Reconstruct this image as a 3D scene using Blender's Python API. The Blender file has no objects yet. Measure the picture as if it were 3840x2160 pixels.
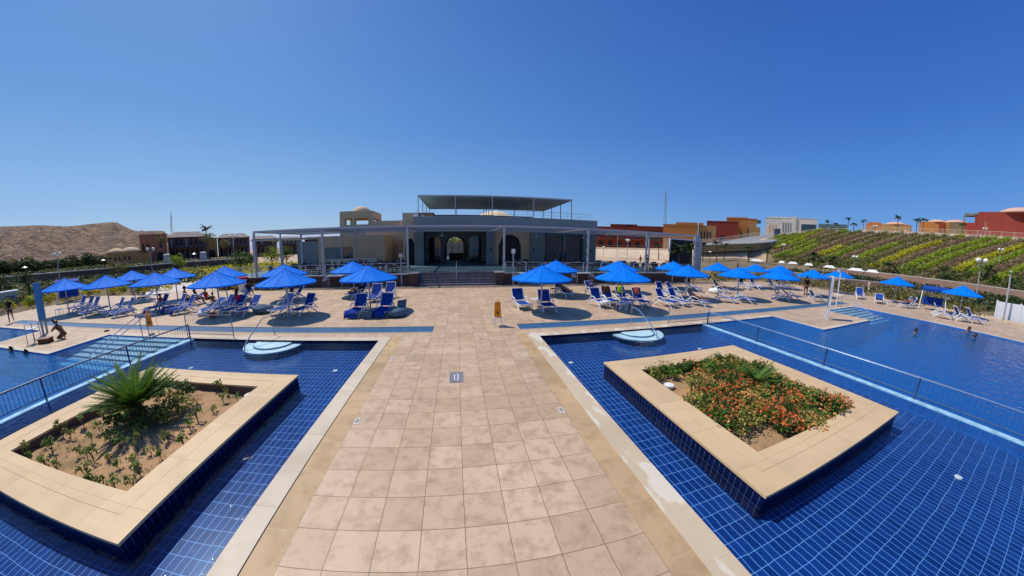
import bpy, math, random
from mathutils import Vector, Matrix, Euler
R_ = math.radians
PI = math.pi
sc = bpy.context.scene
COL = sc.collection
rng = random.Random(7)

# ------------------------------------------------------------------ helpers
def link(o, parent=None):
    COL.objects.link(o)
    if parent is not None:
        o.parent = parent
    return o

def tag(o, label=None, cat=None, group=None, kind=None):
    if label: o['label'] = label
    if cat: o['category'] = cat
    if group: o['group'] = group
    if kind: o['kind'] = kind
    return o

def thing(name, label, cat, loc=(0, 0, 0), rz=0.0, group=None):
    o = bpy.data.objects.new(name, None)
    o.empty_display_size = 0.2
    o.location = loc
    o.rotation_euler = (0, 0, rz)
    link(o)
    return tag(o, label, cat, group)

KIDS = {}
def kids(o):
    return [c for c in bpy.data.objects if c.parent == o]

def copy_tree(o, parent=None, tree=None):
    if tree is None:
        tree = {}
        for c in bpy.data.objects:
            if c.parent is not None:
                tree.setdefault(c.parent.name, []).append(c)
    c = o.copy()
    COL.objects.link(c)
    c.parent = parent
    for ch in tree.get(o.name, []):
        copy_tree(ch, c, tree)
    return c

def place(root, loc, rz=0.0, label=None, group=None, scale=None):
    root.location = loc
    root.rotation_euler = (0, 0, rz)
    if scale: root.scale = (scale,) * 3
    if label: root['label'] = label
    if group: root['group'] = group
    return root

def root_loc(p):
    while p.parent is not None:
        p = p.parent
    return p.location

class MB:
    """collects faces and builds them as one mesh object"""
    def __init__(s):
        s.v = []; s.f = []; s.m = []; s.mi = 0
    def add(s, vs, fs):
        n = len(s.v)
        s.v.extend([tuple(p) for p in vs])
        for f in fs:
            s.f.append(tuple(i + n for i in f)); s.m.append(s.mi)
        return s
    def box(s, x0, x1, y0, y1, z0, z1):
        vs = [(x, y, z) for z in (z0, z1) for y in (y0, y1) for x in (x0, x1)]
        return s.add(vs, [(0, 2, 3, 1), (4, 5, 7, 6), (0, 1, 5, 4), (2, 6, 7, 3), (0, 4, 6, 2), (1, 3, 7, 5)])
    def obox(s, c, sx, sy, sz, rz=0.0, rx=0.0):
        M = Matrix.Translation(Vector(c)) @ Matrix.Rotation(rz, 4, 'Z') @ Matrix.Rotation(rx, 4, 'X')
        vs = [M @ Vector((x * sx / 2, y * sy / 2, z * sz / 2)) for z in (-1, 1) for y in (-1, 1) for x in (-1, 1)]
        return s.add(vs, [(0, 2, 3, 1), (4, 5, 7, 6), (0, 1, 5, 4), (2, 6, 7, 3), (0, 4, 6, 2), (1, 3, 7, 5)])
    def tube(s, pts, r, seg=6, closed=False):
        pts = [Vector(p) for p in pts]
        n = len(pts); rings = []
        rr = r if isinstance(r, (list, tuple)) else [r] * n
        vs = []; fs = []
        for i, p in enumerate(pts):
            a = pts[max(i - 1, 0)]; b = pts[min(i + 1, n - 1)]
            d = (b - a).normalized()
            u = d.cross(Vector((0, 0, 1)))
            if u.length < 1e-3: u = Vector((1, 0, 0))
            u.normalize(); w = d.cross(u).normalized()
            for k in range(seg):
                t = 2 * PI * k / seg
                vs.append(p + (u * math.cos(t) + w * math.sin(t)) * rr[i])
        for i in range(n - 1):
            for k in range(seg):
                a = i * seg + k; b = i * seg + (k + 1) % seg
                fs.append((a, b, b + seg, a + seg))
        fs.append(tuple(range(seg - 1, -1, -1)))
        fs.append(tuple((n - 1) * seg + k for k in range(seg)))
        return s.add(vs, fs)
    def lathe(s, prof, seg=16, c=(0, 0, 0), phase=0.0, ax=1.0, ay=1.0):
        vs = []; fs = []; n = len(prof)
        for (r, z) in prof:
            for k in range(seg):
                t = 2 * PI * k / seg + phase
                vs.append((c[0] + r * math.cos(t) * ax, c[1] + r * math.sin(t) * ay, c[2] + z))
        for i in range(n - 1):
            for k in range(seg):
                a = i * seg + k; b = i * seg + (k + 1) % seg
                fs.append((a, b, b + seg, a + seg))
        if prof[0][0] > 1e-6: fs.append(tuple(range(seg - 1, -1, -1)))
        if prof[-1][0] > 1e-6: fs.append(tuple((n - 1) * seg + k for k in range(seg)))
        return s.add(vs, fs)
    def prism(s, poly, z0, z1):
        n = len(poly)
        vs = [(x, y, z0) for x, y in poly] + [(x, y, z1) for x, y in poly]
        fs = [tuple(range(n - 1, -1, -1)), tuple(range(n, 2 * n))]
        fs += [(i, (i + 1) % n, n + (i + 1) % n, n + i) for i in range(n)]
        return s.add(vs, fs)
    def plate(s, pts2, o, u, v, t):
        """polygon pts2 in the plane o+u*a+v*b, thickened by vector t"""
        o = Vector(o); u = Vector(u); v = Vector(v); t = Vector(t); n = len(pts2)
        a = [o + u * p[0] + v * p[1] for p in pts2]
        b = [p + t for p in a]
        fs = [tuple(range(n - 1, -1, -1)), tuple(range(n, 2 * n))]
        fs += [(i, (i + 1) % n, n + (i + 1) % n, n + i) for i in range(n)]
        return s.add(a + b, fs)
    def quad(s, a, b, c, d):
        return s.add([a, b, c, d], [(0, 1, 2, 3)])
    def build(s, name, mats, parent=None, smooth=False, world=False):
        if not isinstance(mats, (list, tuple)): mats = [mats]
        off = root_loc(parent) if (world and parent is not None) else Vector((0, 0, 0))
        vs = [(p[0] - off[0], p[1] - off[1], p[2] - off[2]) for p in s.v]
        me = bpy.data.meshes.new(name)
        me.from_pydata(vs, [], s.f)
        for m in mats: me.materials.append(m)
        if any(s.m): me.polygons.foreach_set('material_index', s.m)
        if smooth: me.polygons.foreach_set('use_smooth', [True] * len(s.f))
        uv = me.uv_layers.new(name='UVMap')
        data = []
        for p in me.polygons:
            nx, ny, nz = abs(p.normal[0]), abs(p.normal[1]), abs(p.normal[2])
            for li in p.loop_indices:
                q = me.vertices[me.loops[li].vertex_index].co
                if nz >= nx and nz >= ny: data += [q[0] + off[0], q[1] + off[1]]
                elif nx >= ny: data += [q[1] + off[1], q[2] + off[2]]
                else: data += [q[0] + off[0], q[2] + off[2]]
        uv.data.foreach_set('uv', data)
        me.update()
        o = bpy.data.objects.new(name, me)
        return link(o, parent)

def structure(o):
    o['kind'] = 'structure'
    return o

def pol(az, r, z=0.0):
    a = R_(az)
    return Vector((r * math.sin(a), r * math.cos(a), z))
def elz(el, r):
    return 3.7 + r * math.tan(R_(el))

# ------------------------------------------------------------------ materials
def mat(name, col, rough=0.6, spec=0.5, metal=0.0, var=0.0, vscale=2.0, col2=None, bump=0.0, bscale=20.0, island=0.0, trans=0.0, coord='Object', stretch=None, detail=6.0, bdist=0.05):
    m = bpy.data.materials.new(name); m.use_nodes = True
    nt = m.node_tree; N = nt.nodes; L = nt.links
    b = N['Principled BSDF']
    b.inputs['Base Color'].default_value = (*col, 1)
    b.inputs['Roughness'].default_value = rough
    b.inputs['Metallic'].default_value = metal
    b.inputs['Specular IOR Level'].default_value = spec
    last = None
    if var > 0 or col2 is not None or bump > 0:
        tc = N.new('ShaderNodeTexCoord'); vec = tc.outputs[coord]
        if stretch:
            mp = N.new('ShaderNodeMapping'); mp.inputs['Scale'].default_value = stretch
            L.new(vec, mp.inputs['Vector']); vec = mp.outputs['Vector']
    if var > 0 or col2 is not None:
        no = N.new('ShaderNodeTexNoise'); no.inputs['Scale'].default_value = vscale; no.inputs['Detail'].default_value = detail
        no.inputs['Roughness'].default_value = 0.65
        L.new(vec, no.inputs['Vector'])
        cr = N.new('ShaderNodeValToRGB')
        c2 = col2 if col2 is not None else tuple(max(0, c * (1 - var)) for c in col)
        c1 = col if col2 is not None else tuple(min(1, c * (1 + var)) for c in col)
        cr.color_ramp.elements[0].position = 0.36; cr.color_ramp.elements[0].color = (*c2, 1)
        cr.color_ramp.elements[1].position = 0.64; cr.color_ramp.elements[1].color = (*c1, 1)
        L.new(no.outputs['Fac'], cr.inputs['Fac']); last = cr.outputs['Color']
    if island > 0:
        g = N.new('ShaderNodeNewGeometry')
        mx = N.new('ShaderNodeMixRGB'); mx.blend_type = 'MULTIPLY'; mx.inputs['Fac'].default_value = 1
        mr = N.new('ShaderNodeMapRange'); mr.inputs['To Min'].default_value = 1 - island; mr.inputs['To Max'].default_value = 1 + island
        L.new(g.outputs['Random Per Island'], mr.inputs['Value'])
        if last is not None: L.new(last, mx.inputs['Color1'])
        else: mx.inputs['Color1'].default_value = (*col, 1)
        L.new(mr.outputs['Result'], mx.inputs['Color2']); last = mx.outputs['Color']
    if last is not None: L.new(last, b.inputs['Base Color'])
    if bump > 0:
        n2 = N.new('ShaderNodeTexNoise'); n2.inputs['Scale'].default_value = bscale; n2.inputs['Detail'].default_value = 5
        L.new(vec, n2.inputs['Vector'])
        bp = N.new('ShaderNodeBump'); bp.inputs['Strength'].default_value = bump; bp.inputs['Distance'].default_value = bdist
        L.new(n2.outputs['Fac'], bp.inputs['Height']); L.new(bp.outputs['Normal'], b.inputs['Normal'])
    if trans > 0:
        tr = N.new('ShaderNodeBsdfTranslucent'); mixs = N.new('ShaderNodeMixShader'); mixs.inputs['Fac'].default_value = trans
        if last is not None: L.new(last, tr.inputs['Color'])
        else: tr.inputs['Color'].default_value = (*col, 1)
        L.new(b.outputs['BSDF'], mixs.inputs[1]); L.new(tr.outputs['BSDF'], mixs.inputs[2])
        L.new(mixs.outputs['Shader'], N['Material Output'].inputs['Surface'])
    return m

def tile_mat(name, c1, c2, mortar, bw, rh, ox=0.0, oy=0.0, ms=0.006, rough=0.6, stain=None, stain_scale=1.2, stain_amt=0.5, offset=0.0, wob=0.0, bump=0.3, patch=None, patch_scale=1.0, patch_lo=0.56, spec=0.4, smooth=0.1):
    m = bpy.data.materials.new(name); m.use_nodes = True
    nt = m.node_tree; N = nt.nodes; L = nt.links
    b = N['Principled BSDF']; b.inputs['Roughness'].default_value = rough; b.inputs['Specular IOR Level'].default_value = spec
    uv = N.new('ShaderNodeUVMap'); uv.uv_map = 'UVMap'
    mp = N.new('ShaderNodeMapping'); mp.inputs['Location'].default_value = (-ox, -oy, 0)
    L.new(uv.outputs['UV'], mp.inputs['Vector']); vec = mp.outputs['Vector']
    if wob > 0:
        wn = N.new('ShaderNodeTexNoise'); wn.inputs['Scale'].default_value = 2.6; wn.inputs['Detail'].default_value = 2
        L.new(vec, wn.inputs['Vector'])
        vm = N.new('ShaderNodeVectorMath'); vm.operation = 'MULTIPLY_ADD'
        vm.inputs[1].default_value = (wob, wob, 0)
        L.new(wn.outputs['Color'], vm.inputs[0]); L.new(vec, vm.inputs[2]); vec = vm.outputs['Vector']
    br = N.new('ShaderNodeTexBrick'); br.offset = offset; br.squash = 1.0
    br.inputs['Scale'].default_value = 1.0
    br.inputs['Brick Width'].default_value = bw; br.inputs['Row Height'].default_value = rh
    br.inputs['Mortar Size'].default_value = ms; br.inputs['Mortar Smooth'].default_value = smooth
    br.inputs['Color1'].default_value = (*c1, 1); br.inputs['Color2'].default_value = (*c2, 1)
    br.inputs['Mortar'].default_value = (*mortar, 1)
    L.new(vec, br.inputs['Vector']); last = br.outputs['Color']
    if stain:
        # stains sit at different places on each tile: offset the noise by the tile's own colour
        no = N.new('ShaderNodeTexNoise'); no.inputs['Scale'].default_value = stain_scale; no.inputs['Detail'].default_value = 9; no.inputs['Roughness'].default_value = 0.7
        va = N.new('ShaderNodeVectorMath'); va.operation = 'MULTIPLY_ADD'; va.inputs[1].default_value = (60, 60, 60)
        L.new(br.outputs['Color'], va.inputs[0]); L.new(uv.outputs['UV'], va.inputs[2]); L.new(va.outputs['Vector'], no.inputs['Vector'])
        no.inputs['Distortion'].default_value = 0.15
        cr = N.new('ShaderNodeValToRGB'); cr.color_ramp.elements[0].position = 0.46; cr.color_ramp.elements[1].position = 0.68
        cr.color_ramp.elements[0].color = (0, 0, 0, 1); cr.color_ramp.elements[1].color = (1, 1, 1, 1)
        L.new(no.outputs['Fac'], cr.inputs['Fac'])
        mu = N.new('ShaderNodeMath'); mu.operation = 'MULTIPLY'; mu.inputs[1].default_value = stain_amt
        L.new(cr.outputs['Color'], mu.inputs[0])
        mx = N.new('ShaderNodeMixRGB'); L.new(mu.outputs[0], mx.inputs['Fac']); L.new(last, mx.inputs['Color1']); mx.inputs['Color2'].default_value = (*stain, 1); last = mx.outputs['Color']
    # broad uneven weathering across tiles
    n3 = N.new('ShaderNodeTexNoise'); n3.inputs['Scale'].default_value = 0.35; n3.inputs['Detail'].default_value = 5
    L.new(uv.outputs['UV'], n3.inputs['Vector'])
    mr = N.new('ShaderNodeMapRange'); mr.inputs['From Min'].default_value = 0.3; mr.inputs['From Max'].default_value = 0.7
    mr.inputs['To Min'].default_value = 0.9; mr.inputs['To Max'].default_value = 1.08
    L.new(n3.outputs['Fac'], mr.inputs['Value'])
    m3 = N.new('ShaderNodeMixRGB'); m3.blend_type = 'MULTIPLY'; m3.inputs['Fac'].default_value = 1
    L.new(last, m3.inputs['Color1']); L.new(mr.outputs['Result'], m3.inputs['Color2']); last = m3.outputs['Color']
    if patch:
        n4 = N.new('ShaderNodeTexNoise'); n4.inputs['Scale'].default_value = patch_scale; n4.inputs['Detail'].default_value = 5; n4.inputs['Roughness'].default_value = 0.45
        mp4 = N.new('ShaderNodeMapping'); mp4.inputs['Scale'].default_value = (2.2, 0.85, 1); L.new(uv.outputs['UV'], mp4.inputs['Vector']); L.new(mp4.outputs['Vector'], n4.inputs['Vector'])
        c4 = N.new('ShaderNodeValToRGB'); c4.color_ramp.elements[0].position = patch_lo; c4.color_ramp.elements[1].position = patch_lo + 0.035
        c4.color_ramp.elements[0].color = (0, 0, 0, 1)
        L.new(n4.outputs['Fac'], c4.inputs['Fac'])
        m5 = N.new('ShaderNodeMixRGB'); L.new(c4.outputs['Color'], m5.inputs['Fac']); L.new(last, m5.inputs['Color1']); m5.inputs['Color2'].default_value = (*patch, 1); last = m5.outputs['Color']
    L.new(last, b.inputs['Base Color'])
    if bump > 0:
        bp = N.new('ShaderNodeBump'); bp.inputs['Strength'].default_value = bump; bp.inputs['Distance'].default_value = 0.004
        inv = N.new('ShaderNodeMath'); inv.operation = 'SUBTRACT'; inv.inputs[0].default_value = 1
        L.new(br.outputs['Fac'], inv.inputs[1]); L.new(inv.outputs[0], bp.inputs['Height']); L.new(bp.outputs['Normal'], b.inputs['Normal'])
    return m

def water_mat(name, tint, bscale, bstr, body=0.0, bodycol=(0, 0.1, 0.4)):
    m = bpy.data.materials.new(name); m.use_nodes = True
    nt = m.node_tree; N = nt.nodes; L = nt.links
    N.remove(N['Principled BSDF'])
    tr = N.new('ShaderNodeBsdfTransparent'); tr.inputs['Color'].default_value = (*tint, 1)
    gl = N.new('ShaderNodeBsdfGlossy'); gl.inputs['Roughness'].default_value = 0.03
    df = N.new('ShaderNodeBsdfDiffuse'); df.inputs['Color'].default_value = (*bodycol, 1)
    fr = N.new('ShaderNodeFresnel'); fr.inputs['IOR'].default_value = 1.33
    tc = N.new('ShaderNodeTexCoord')
    mp = N.new('ShaderNodeMapping'); mp.inputs['Scale'].default_value = (1.0, 1.6, 1.0)
    L.new(tc.outputs['Object'], mp.inputs['Vector'])
    n1 = N.new('ShaderNodeTexNoise'); n1.inputs['Scale'].default_value = bscale; n1.inputs['Detail'].default_value = 4; n1.inputs['Distortion'].default_value = 0.6
    L.new(mp.outputs['Vector'], n1.inputs['Vector'])
    bp = N.new('ShaderNodeBump'); bp.inputs['Strength'].default_value = bstr; bp.inputs['Distance'].default_value = 0.06
    L.new(n1.outputs['Fac'], bp.inputs['Height'])
    L.new(bp.outputs['Normal'], gl.inputs['Normal']); L.new(bp.outputs['Normal'], fr.inputs['Normal'])
    m0 = N.new('ShaderNodeMixShader'); m0.inputs['Fac'].default_value = body
    L.new(tr.outputs[0], m0.inputs[1]); L.new(df.outputs[0], m0.inputs[2])
    mx = N.new('ShaderNodeMixShader')
    L.new(fr.outputs[0], mx.inputs['Fac']); L.new(m0.outputs[0], mx.inputs[1]); L.new(gl.outputs[0], mx.inputs[2])
    L.new(mx.outputs[0], N['Material Output'].inputs['Surface'])
    return m

def glass_mat(name, col, alpha=0.35, rough=0.05):
    m = bpy.data.materials.new(name); m.use_nodes = True
    nt = m.node_tree; N = nt.nodes; L = nt.links
    b = N['Principled BSDF']; b.inputs['Base Color'].default_value = (*col, 1); b.inputs['Roughness'].default_value = rough
    tr = N.new('ShaderNodeBsdfTransparent'); mx = N.new('ShaderNodeMixShader'); mx.inputs['Fac'].default_value = alpha
    L.new(tr.outputs[0], mx.inputs[1]); L.new(b.outputs[0], mx.inputs[2]); L.new(mx.outputs[0], N['Material Output'].inputs['Surface'])
    return m

M = {}
M['paving'] = tile_mat('paving_tile', (0.62, 0.445, 0.285), (0.49, 0.34, 0.205), (0.17, 0.10, 0.05), 0.585, 0.6125, ox=-2.44 + 5.85, oy=2.27, ms=0.005, stain=(0.33, 0.215, 0.115), stain_scale=3.8, stain_amt=0.78, bump=0.4, rough=0.55)
M['sandstone'] = tile_mat('sandstone_band', (0.57, 0.385, 0.195), (0.43, 0.29, 0.15), (0.52, 0.37, 0.2), 20.0, 1.03, ox=5.0, oy=2.82, ms=0.008, stain=(0.34, 0.21, 0.09), stain_scale=2.0, stain_amt=0.75, bump=0.15)
M['sandstone_x'] = tile_mat('sandstone_band_cross', (0.60, 0.42, 0.24), (0.52, 0.36, 0.2), (0.34, 0.22, 0.12), 1.03, 20.0, ox=0.0, oy=5.0, ms=0.008, stain=(0.44, 0.30, 0.16), stain_scale=1.0, stain_amt=0.5, bump=0.15)
M['coping'] = tile_mat('pale_coping', (0.62, 0.52, 0.37), (0.58, 0.49, 0.35), (0.34, 0.27, 0.18), 20.0, 1.9, ox=5.0, oy=1.3, ms=0.006, stain=(0.46, 0.36, 0.24), stain_scale=1.6, stain_amt=0.55, bump=0.1)
M['coping_worn'] = tile_mat('worn_coping', (0.60, 0.47, 0.30), (0.55, 0.43, 0.28), (0.46, 0.36, 0.24), 20.0, 1.9, ox=5.0, oy=1.55, ms=0.004, stain=(0.47, 0.36, 0.23), stain_scale=0.8, stain_amt=0.4, bump=0.1, patch=(0.66, 0.58, 0.44), patch_scale=1.0, patch_lo=0.53)
M['planter_stone'] = tile_mat('planter_stone', (0.68, 0.49, 0.265), (0.62, 0.435, 0.225), (0.36, 0.24, 0.12), 1.21, 1.21, ox=0.3, oy=0.2, ms=0.0035, stain=(0.50, 0.35, 0.19), stain_scale=1.3, stain_amt=0.6, bump=0.12)
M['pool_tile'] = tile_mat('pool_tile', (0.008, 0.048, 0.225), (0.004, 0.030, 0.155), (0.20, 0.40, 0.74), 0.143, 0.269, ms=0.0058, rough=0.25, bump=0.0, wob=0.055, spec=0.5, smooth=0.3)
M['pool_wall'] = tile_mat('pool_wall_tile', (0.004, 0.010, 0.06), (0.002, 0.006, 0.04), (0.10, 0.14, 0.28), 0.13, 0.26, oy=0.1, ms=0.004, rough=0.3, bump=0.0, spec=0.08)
M['deep_tile'] = tile_mat('deep_pool_tile', (0.02, 0.155, 0.50), (0.016, 0.13, 0.45), (0.04, 0.22, 0.6), 0.28, 0.28, ms=0.008, rough=0.3, bump=0.0, wob=0.09, spec=0.5)
M['step_tile'] = tile_mat('pale_step_tile', (0.50, 0.66, 0.68), (0.44, 0.60, 0.64), (0.25, 0.45, 0.55), 0.3, 0.3, ms=0.004, rough=0.3, bump=0.0)
M['round_step'] = mat('pale_round_step', (0.74, 0.82, 0.80), 0.5, var=0.06, vscale=3)
M['channel'] = tile_mat('channel_tile', (0.045, 0.125, 0.24), (0.03, 0.10, 0.21), (0.05, 0.14, 0.26), 0.14, 0.14, ms=0.004, rough=0.45, bump=0.0)
M['curb_pale'] = mat('pale_blue_curb', (0.33, 0.56, 0.68), 0.4, var=0.25, vscale=3)
M['nosing'] = mat('dark_nosing', (0.02, 0.14, 0.28), 0.4)
M['water'] = water_mat('shallow_water', (0.82, 0.93, 1.0), 3.2, 0.5)
M['water_deep'] = water_mat('deep_water', (0.30, 0.62, 0.90), 2.0, 0.7, 0.45, (0.015, 0.17, 0.46))
M['ground'] = mat('desert_ground', (0.50, 0.36, 0.22), 0.9, var=0.25, vscale=0.08, bump=0.6, bscale=0.6)
M['soil'] = mat('garden_soil', (0.50, 0.29, 0.14), 0.95, col2=(0.26, 0.17, 0.07), vscale=1.3, bump=0.8, bscale=8, detail=10)
M['bed'] = mat('garden_bed', (0.26, 0.185, 0.10), 0.95, col2=(0.12, 0.10, 0.045), vscale=0.3, bump=0.8, bscale=4, detail=10)
M['hill'] = mat('rocky_hill', (0.37, 0.235, 0.135), 0.95, col2=(0.11, 0.065, 0.035), vscale=0.11, bump=1.0, bscale=0.3, stretch=(1, 1, 1.6), detail=15, bdist=7.0)
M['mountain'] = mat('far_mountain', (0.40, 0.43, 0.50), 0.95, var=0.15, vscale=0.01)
M['white'] = mat('white_plastic', (0.80, 0.82, 0.84), 0.35, var=0.05, vscale=6)
M['steel'] = mat('grey_steel', (0.30, 0.31, 0.32), 0.45, metal=0.3, var=0.15, vscale=8)
M['railblue'] = mat('dark_blue_rail_paint', (0.03, 0.075, 0.15), 0.5, var=0.2, vscale=3)  # steel fence: the dark blue of shaded, reflecting steel is put into the colour
M['chrome'] = mat('bright_steel', (0.75, 0.77, 0.80), 0.18, metal=0.9)
M['post'] = mat('painted_post', (0.42, 0.43, 0.45), 0.5, var=0.08, vscale=3)
M['pole'] = mat('umbrella_pole', (0.52, 0.49, 0.52), 0.5, var=0.1, vscale=5)
M['canvas'] = mat('blue_canvas', (0.0, 0.215, 0.82), 0.7, spec=0.12, var=0.10, vscale=1.2, bump=0.12, bscale=3, trans=0.12)
M['sling'] = mat('navy_sling', (0.006, 0.055, 0.30), 0.75, var=0.25, vscale=5, bump=0.15, bscale=30, spec=0.25)
M['towel_blue'] = mat('blue_towel', (0.008, 0.04, 0.26), 0.9, var=0.35, vscale=7, bump=0.9, bscale=9, spec=0.2)
M['beanbag'] = mat('grey_blue_fabric', (0.085, 0.14, 0.185), 0.9, var=0.25, vscale=3, bump=0.5, bscale=6, spec=0.2)
M['orange'] = mat('orange_plastic', (0.90, 0.42, 0.01), 0.4, var=0.12, vscale=8, trans=0.4)
M['dark'] = mat('dark_rattan', (0.018, 0.018, 0.022), 0.6, var=0.3, vscale=12)
M['skin'] = mat('tanned_skin', (0.30, 0.14, 0.08), 0.55, var=0.1, vscale=6)
M['skin2'] = mat('fair_skin', (0.48, 0.25, 0.16), 0.55, var=0.1, vscale=6)
M['hair'] = mat('dark_hair', (0.012, 0.009, 0.008), 0.5)
for n_, c_ in dict(navy=(0.006, 0.01, 0.04), pink=(0.75, 0.03, 0.12), black=(0.012, 0.012, 0.014), redc=(0.5, 0.02, 0.02), yellow=(0.8, 0.5, 0.03), whitec=(0.75, 0.74, 0.7), brown=(0.12, 0.06, 0.03), lime=(0.62, 0.78, 0.02), greyc=(0.2, 0.2, 0.22), orangec=(0.8, 0.16, 0.06)).items():
    M[n_] = mat(n_ + '_cloth', c_, 0.85, var=0.15, vscale=8, bump=0.3, bscale=15, spec=0.2)
def wallm(name, c, v=0.07): return mat(name, c, 0.9, var=v, vscale=0.5, bump=0.15, bscale=6, spec=0.15)
M['beige'] = wallm('beige_render', (0.56, 0.42, 0.265)); M['greyw'] = wallm('grey_blue_render', (0.19, 0.235, 0.245))
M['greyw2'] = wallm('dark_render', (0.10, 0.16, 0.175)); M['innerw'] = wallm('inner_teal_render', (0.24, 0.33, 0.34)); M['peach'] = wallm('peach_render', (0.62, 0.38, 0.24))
M['dome'] = wallm('pale_dome', (0.72, 0.54, 0.32)); M['ochre'] = wallm('ochre_render', (0.42, 0.24, 0.09))
M['orangew'] = wallm('orange_render', (0.50, 0.20, 0.055)); M['redw'] = wallm('dark_red_render', (0.27, 0.055, 0.032))
M['redw2'] = wallm('red_render', (0.30, 0.06, 0.045)); M['rust'] = wallm('rust_render', (0.34, 0.15, 0.09)); M['brownw'] = wallm('brown_render', (0.13, 0.085, 0.07))
M['creamw'] = wallm('cream_render', (0.62, 0.54, 0.42)); M['whitew'] = wallm('white_render', (0.62, 0.59, 0.52)); M['pinkd'] = wallm('pink_dome', (0.62, 0.38, 0.28)); M['yellowd'] = wallm('yellow_dome', (0.80, 0.62, 0.36))
M['roof'] = mat('thatch_roof', (0.27, 0.22, 0.185), 0.95, var=0.3, vscale=0.8, bump=0.6, bscale=3)
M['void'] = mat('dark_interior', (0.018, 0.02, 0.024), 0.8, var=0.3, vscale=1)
M['glass'] = mat('dark_glass', (0.02, 0.035, 0.045), 0.08, spec=0.8)
M['clear'] = glass_mat('clear_glass', (0.3, 0.5, 0.7), 0.25)
M['louvre'] = mat('blue_grey_louvre', (0.22, 0.36, 0.44), 0.5, var=0.1, vscale=2)
M['curtain'] = mat('pale_curtain', (0.22, 0.20, 0.17), 0.9, col2=(0.04, 0.04, 0.045), vscale=2.0, stretch=(6, 6, 0.6))
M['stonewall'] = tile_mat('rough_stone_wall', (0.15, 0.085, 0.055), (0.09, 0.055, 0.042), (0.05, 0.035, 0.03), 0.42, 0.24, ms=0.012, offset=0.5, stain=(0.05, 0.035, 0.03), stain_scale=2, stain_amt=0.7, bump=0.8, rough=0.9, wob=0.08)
M['capstone'] = mat('pale_cap_stone', (0.55, 0.50, 0.44), 0.8, var=0.12, vscale=2)
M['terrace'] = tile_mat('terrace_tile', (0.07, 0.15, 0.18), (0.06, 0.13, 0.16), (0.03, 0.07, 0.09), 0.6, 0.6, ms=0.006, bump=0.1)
M['stepstone'] = mat('step_stone', (0.19, 0.15, 0.15), 0.8, var=0.2, vscale=2)
M['retain'] = tile_mat('retaining_wall_stone', (0.135, 0.10, 0.075), (0.10, 0.078, 0.058), (0.08, 0.06, 0.045), 0.9, 0.35, ms=0.02, offset=0.5, stain=(0.06, 0.045, 0.035), stain_scale=1, stain_amt=0.7, bump=0.6, rough=0.95)
M['pinkstone'] = tile_mat('pink_garden_stone', (0.42, 0.25, 0.18), (0.34, 0.22, 0.16), (0.2, 0.13, 0.09), 0.7, 0.35, ms=0.02, offset=0.5, stain=(0.22, 0.15, 0.1), stain_scale=1, stain_amt=0.7, bump=0.6, rough=0.95)
M['sand'] = mat('pale_sand_bank', (0.66, 0.50, 0.33), 0.95, var=0.14, vscale=0.4, bump=0.6, bscale=2)
M['olive'] = wallm('olive_wall', (0.22, 0.17, 0.09), 0.15)
M['asphalt'] = mat('asphalt', (0.26, 0.255, 0.26), 0.9, var=0.15, vscale=1)
M['pathm'] = mat('pale_path', (0.60, 0.53, 0.44), 0.85, var=0.08, vscale=1)
def leafm(name, c, isl=0.45, tr=0.3, **k): return mat(name, c, 0.6, spec=0.25, island=isl, trans=tr, var=0.35, vscale=k.get('vs', 0.9))
M['leaf_dark'] = leafm('dark_leaves', (0.045, 0.075, 0.018)); M['leaf'] = leafm('green_leaves', (0.075, 0.13, 0.02))
M['leaf_yel'] = leafm('yellow_leaves', (0.46, 0.43, 0.015), .35); M['leaf_lime'] = leafm('lime_leaves', (0.27, 0.35, 0.02), .35); M['leaf_gold'] = leafm('golden_leaves', (0.66, 0.54, 0.02), .3)
M['leaf_olive'] = leafm('olive_leaves', (0.16, 0.15, 0.035)); M['leaf_brown'] = leafm('dry_leaves', (0.24, 0.16, 0.08))
M['leaf_fresh'] = leafm('fresh_green_leaves', (0.13, 0.24, 0.03), .4); M['leaf_bushy'] = leafm('yellow_green_bush_leaves', (0.24, 0.27, 0.05), .4)
M['frond'] = leafm('palm_fronds', (0.05, 0.085, 0.022)); M['frond_bright'] = leafm('cycad_fronds', (0.095, 0.19, 0.02), 0.35)
M['blossom'] = leafm('orange_blossom', (0.85, 0.20, 0.06), 0.3); M['blossom2'] = leafm('peach_blossom', (0.80, 0.40, 0.12), 0.3)
M['bark'] = mat('bark', (0.12, 0.08, 0.05), 0.9, var=0.3, vscale=6, bump=0.6, bscale=12)
M['lampm'] = mat('lamp_globe', (0.85, 0.83, 0.72), 0.3); M['busm'] = mat('bus_blue', (0.02, 0.05, 0.13), 0.3)
M['signblue'] = mat('blue_sign_panel', (0.05, 0.16, 0.42), 0.5, col2=(0.03, 0.25, 0.42), vscale=3); M['signgrey'] = mat('grey_sign_panel', (0.09, 0.13, 0.18), 0.5, var=0.2, vscale=2)

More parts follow.
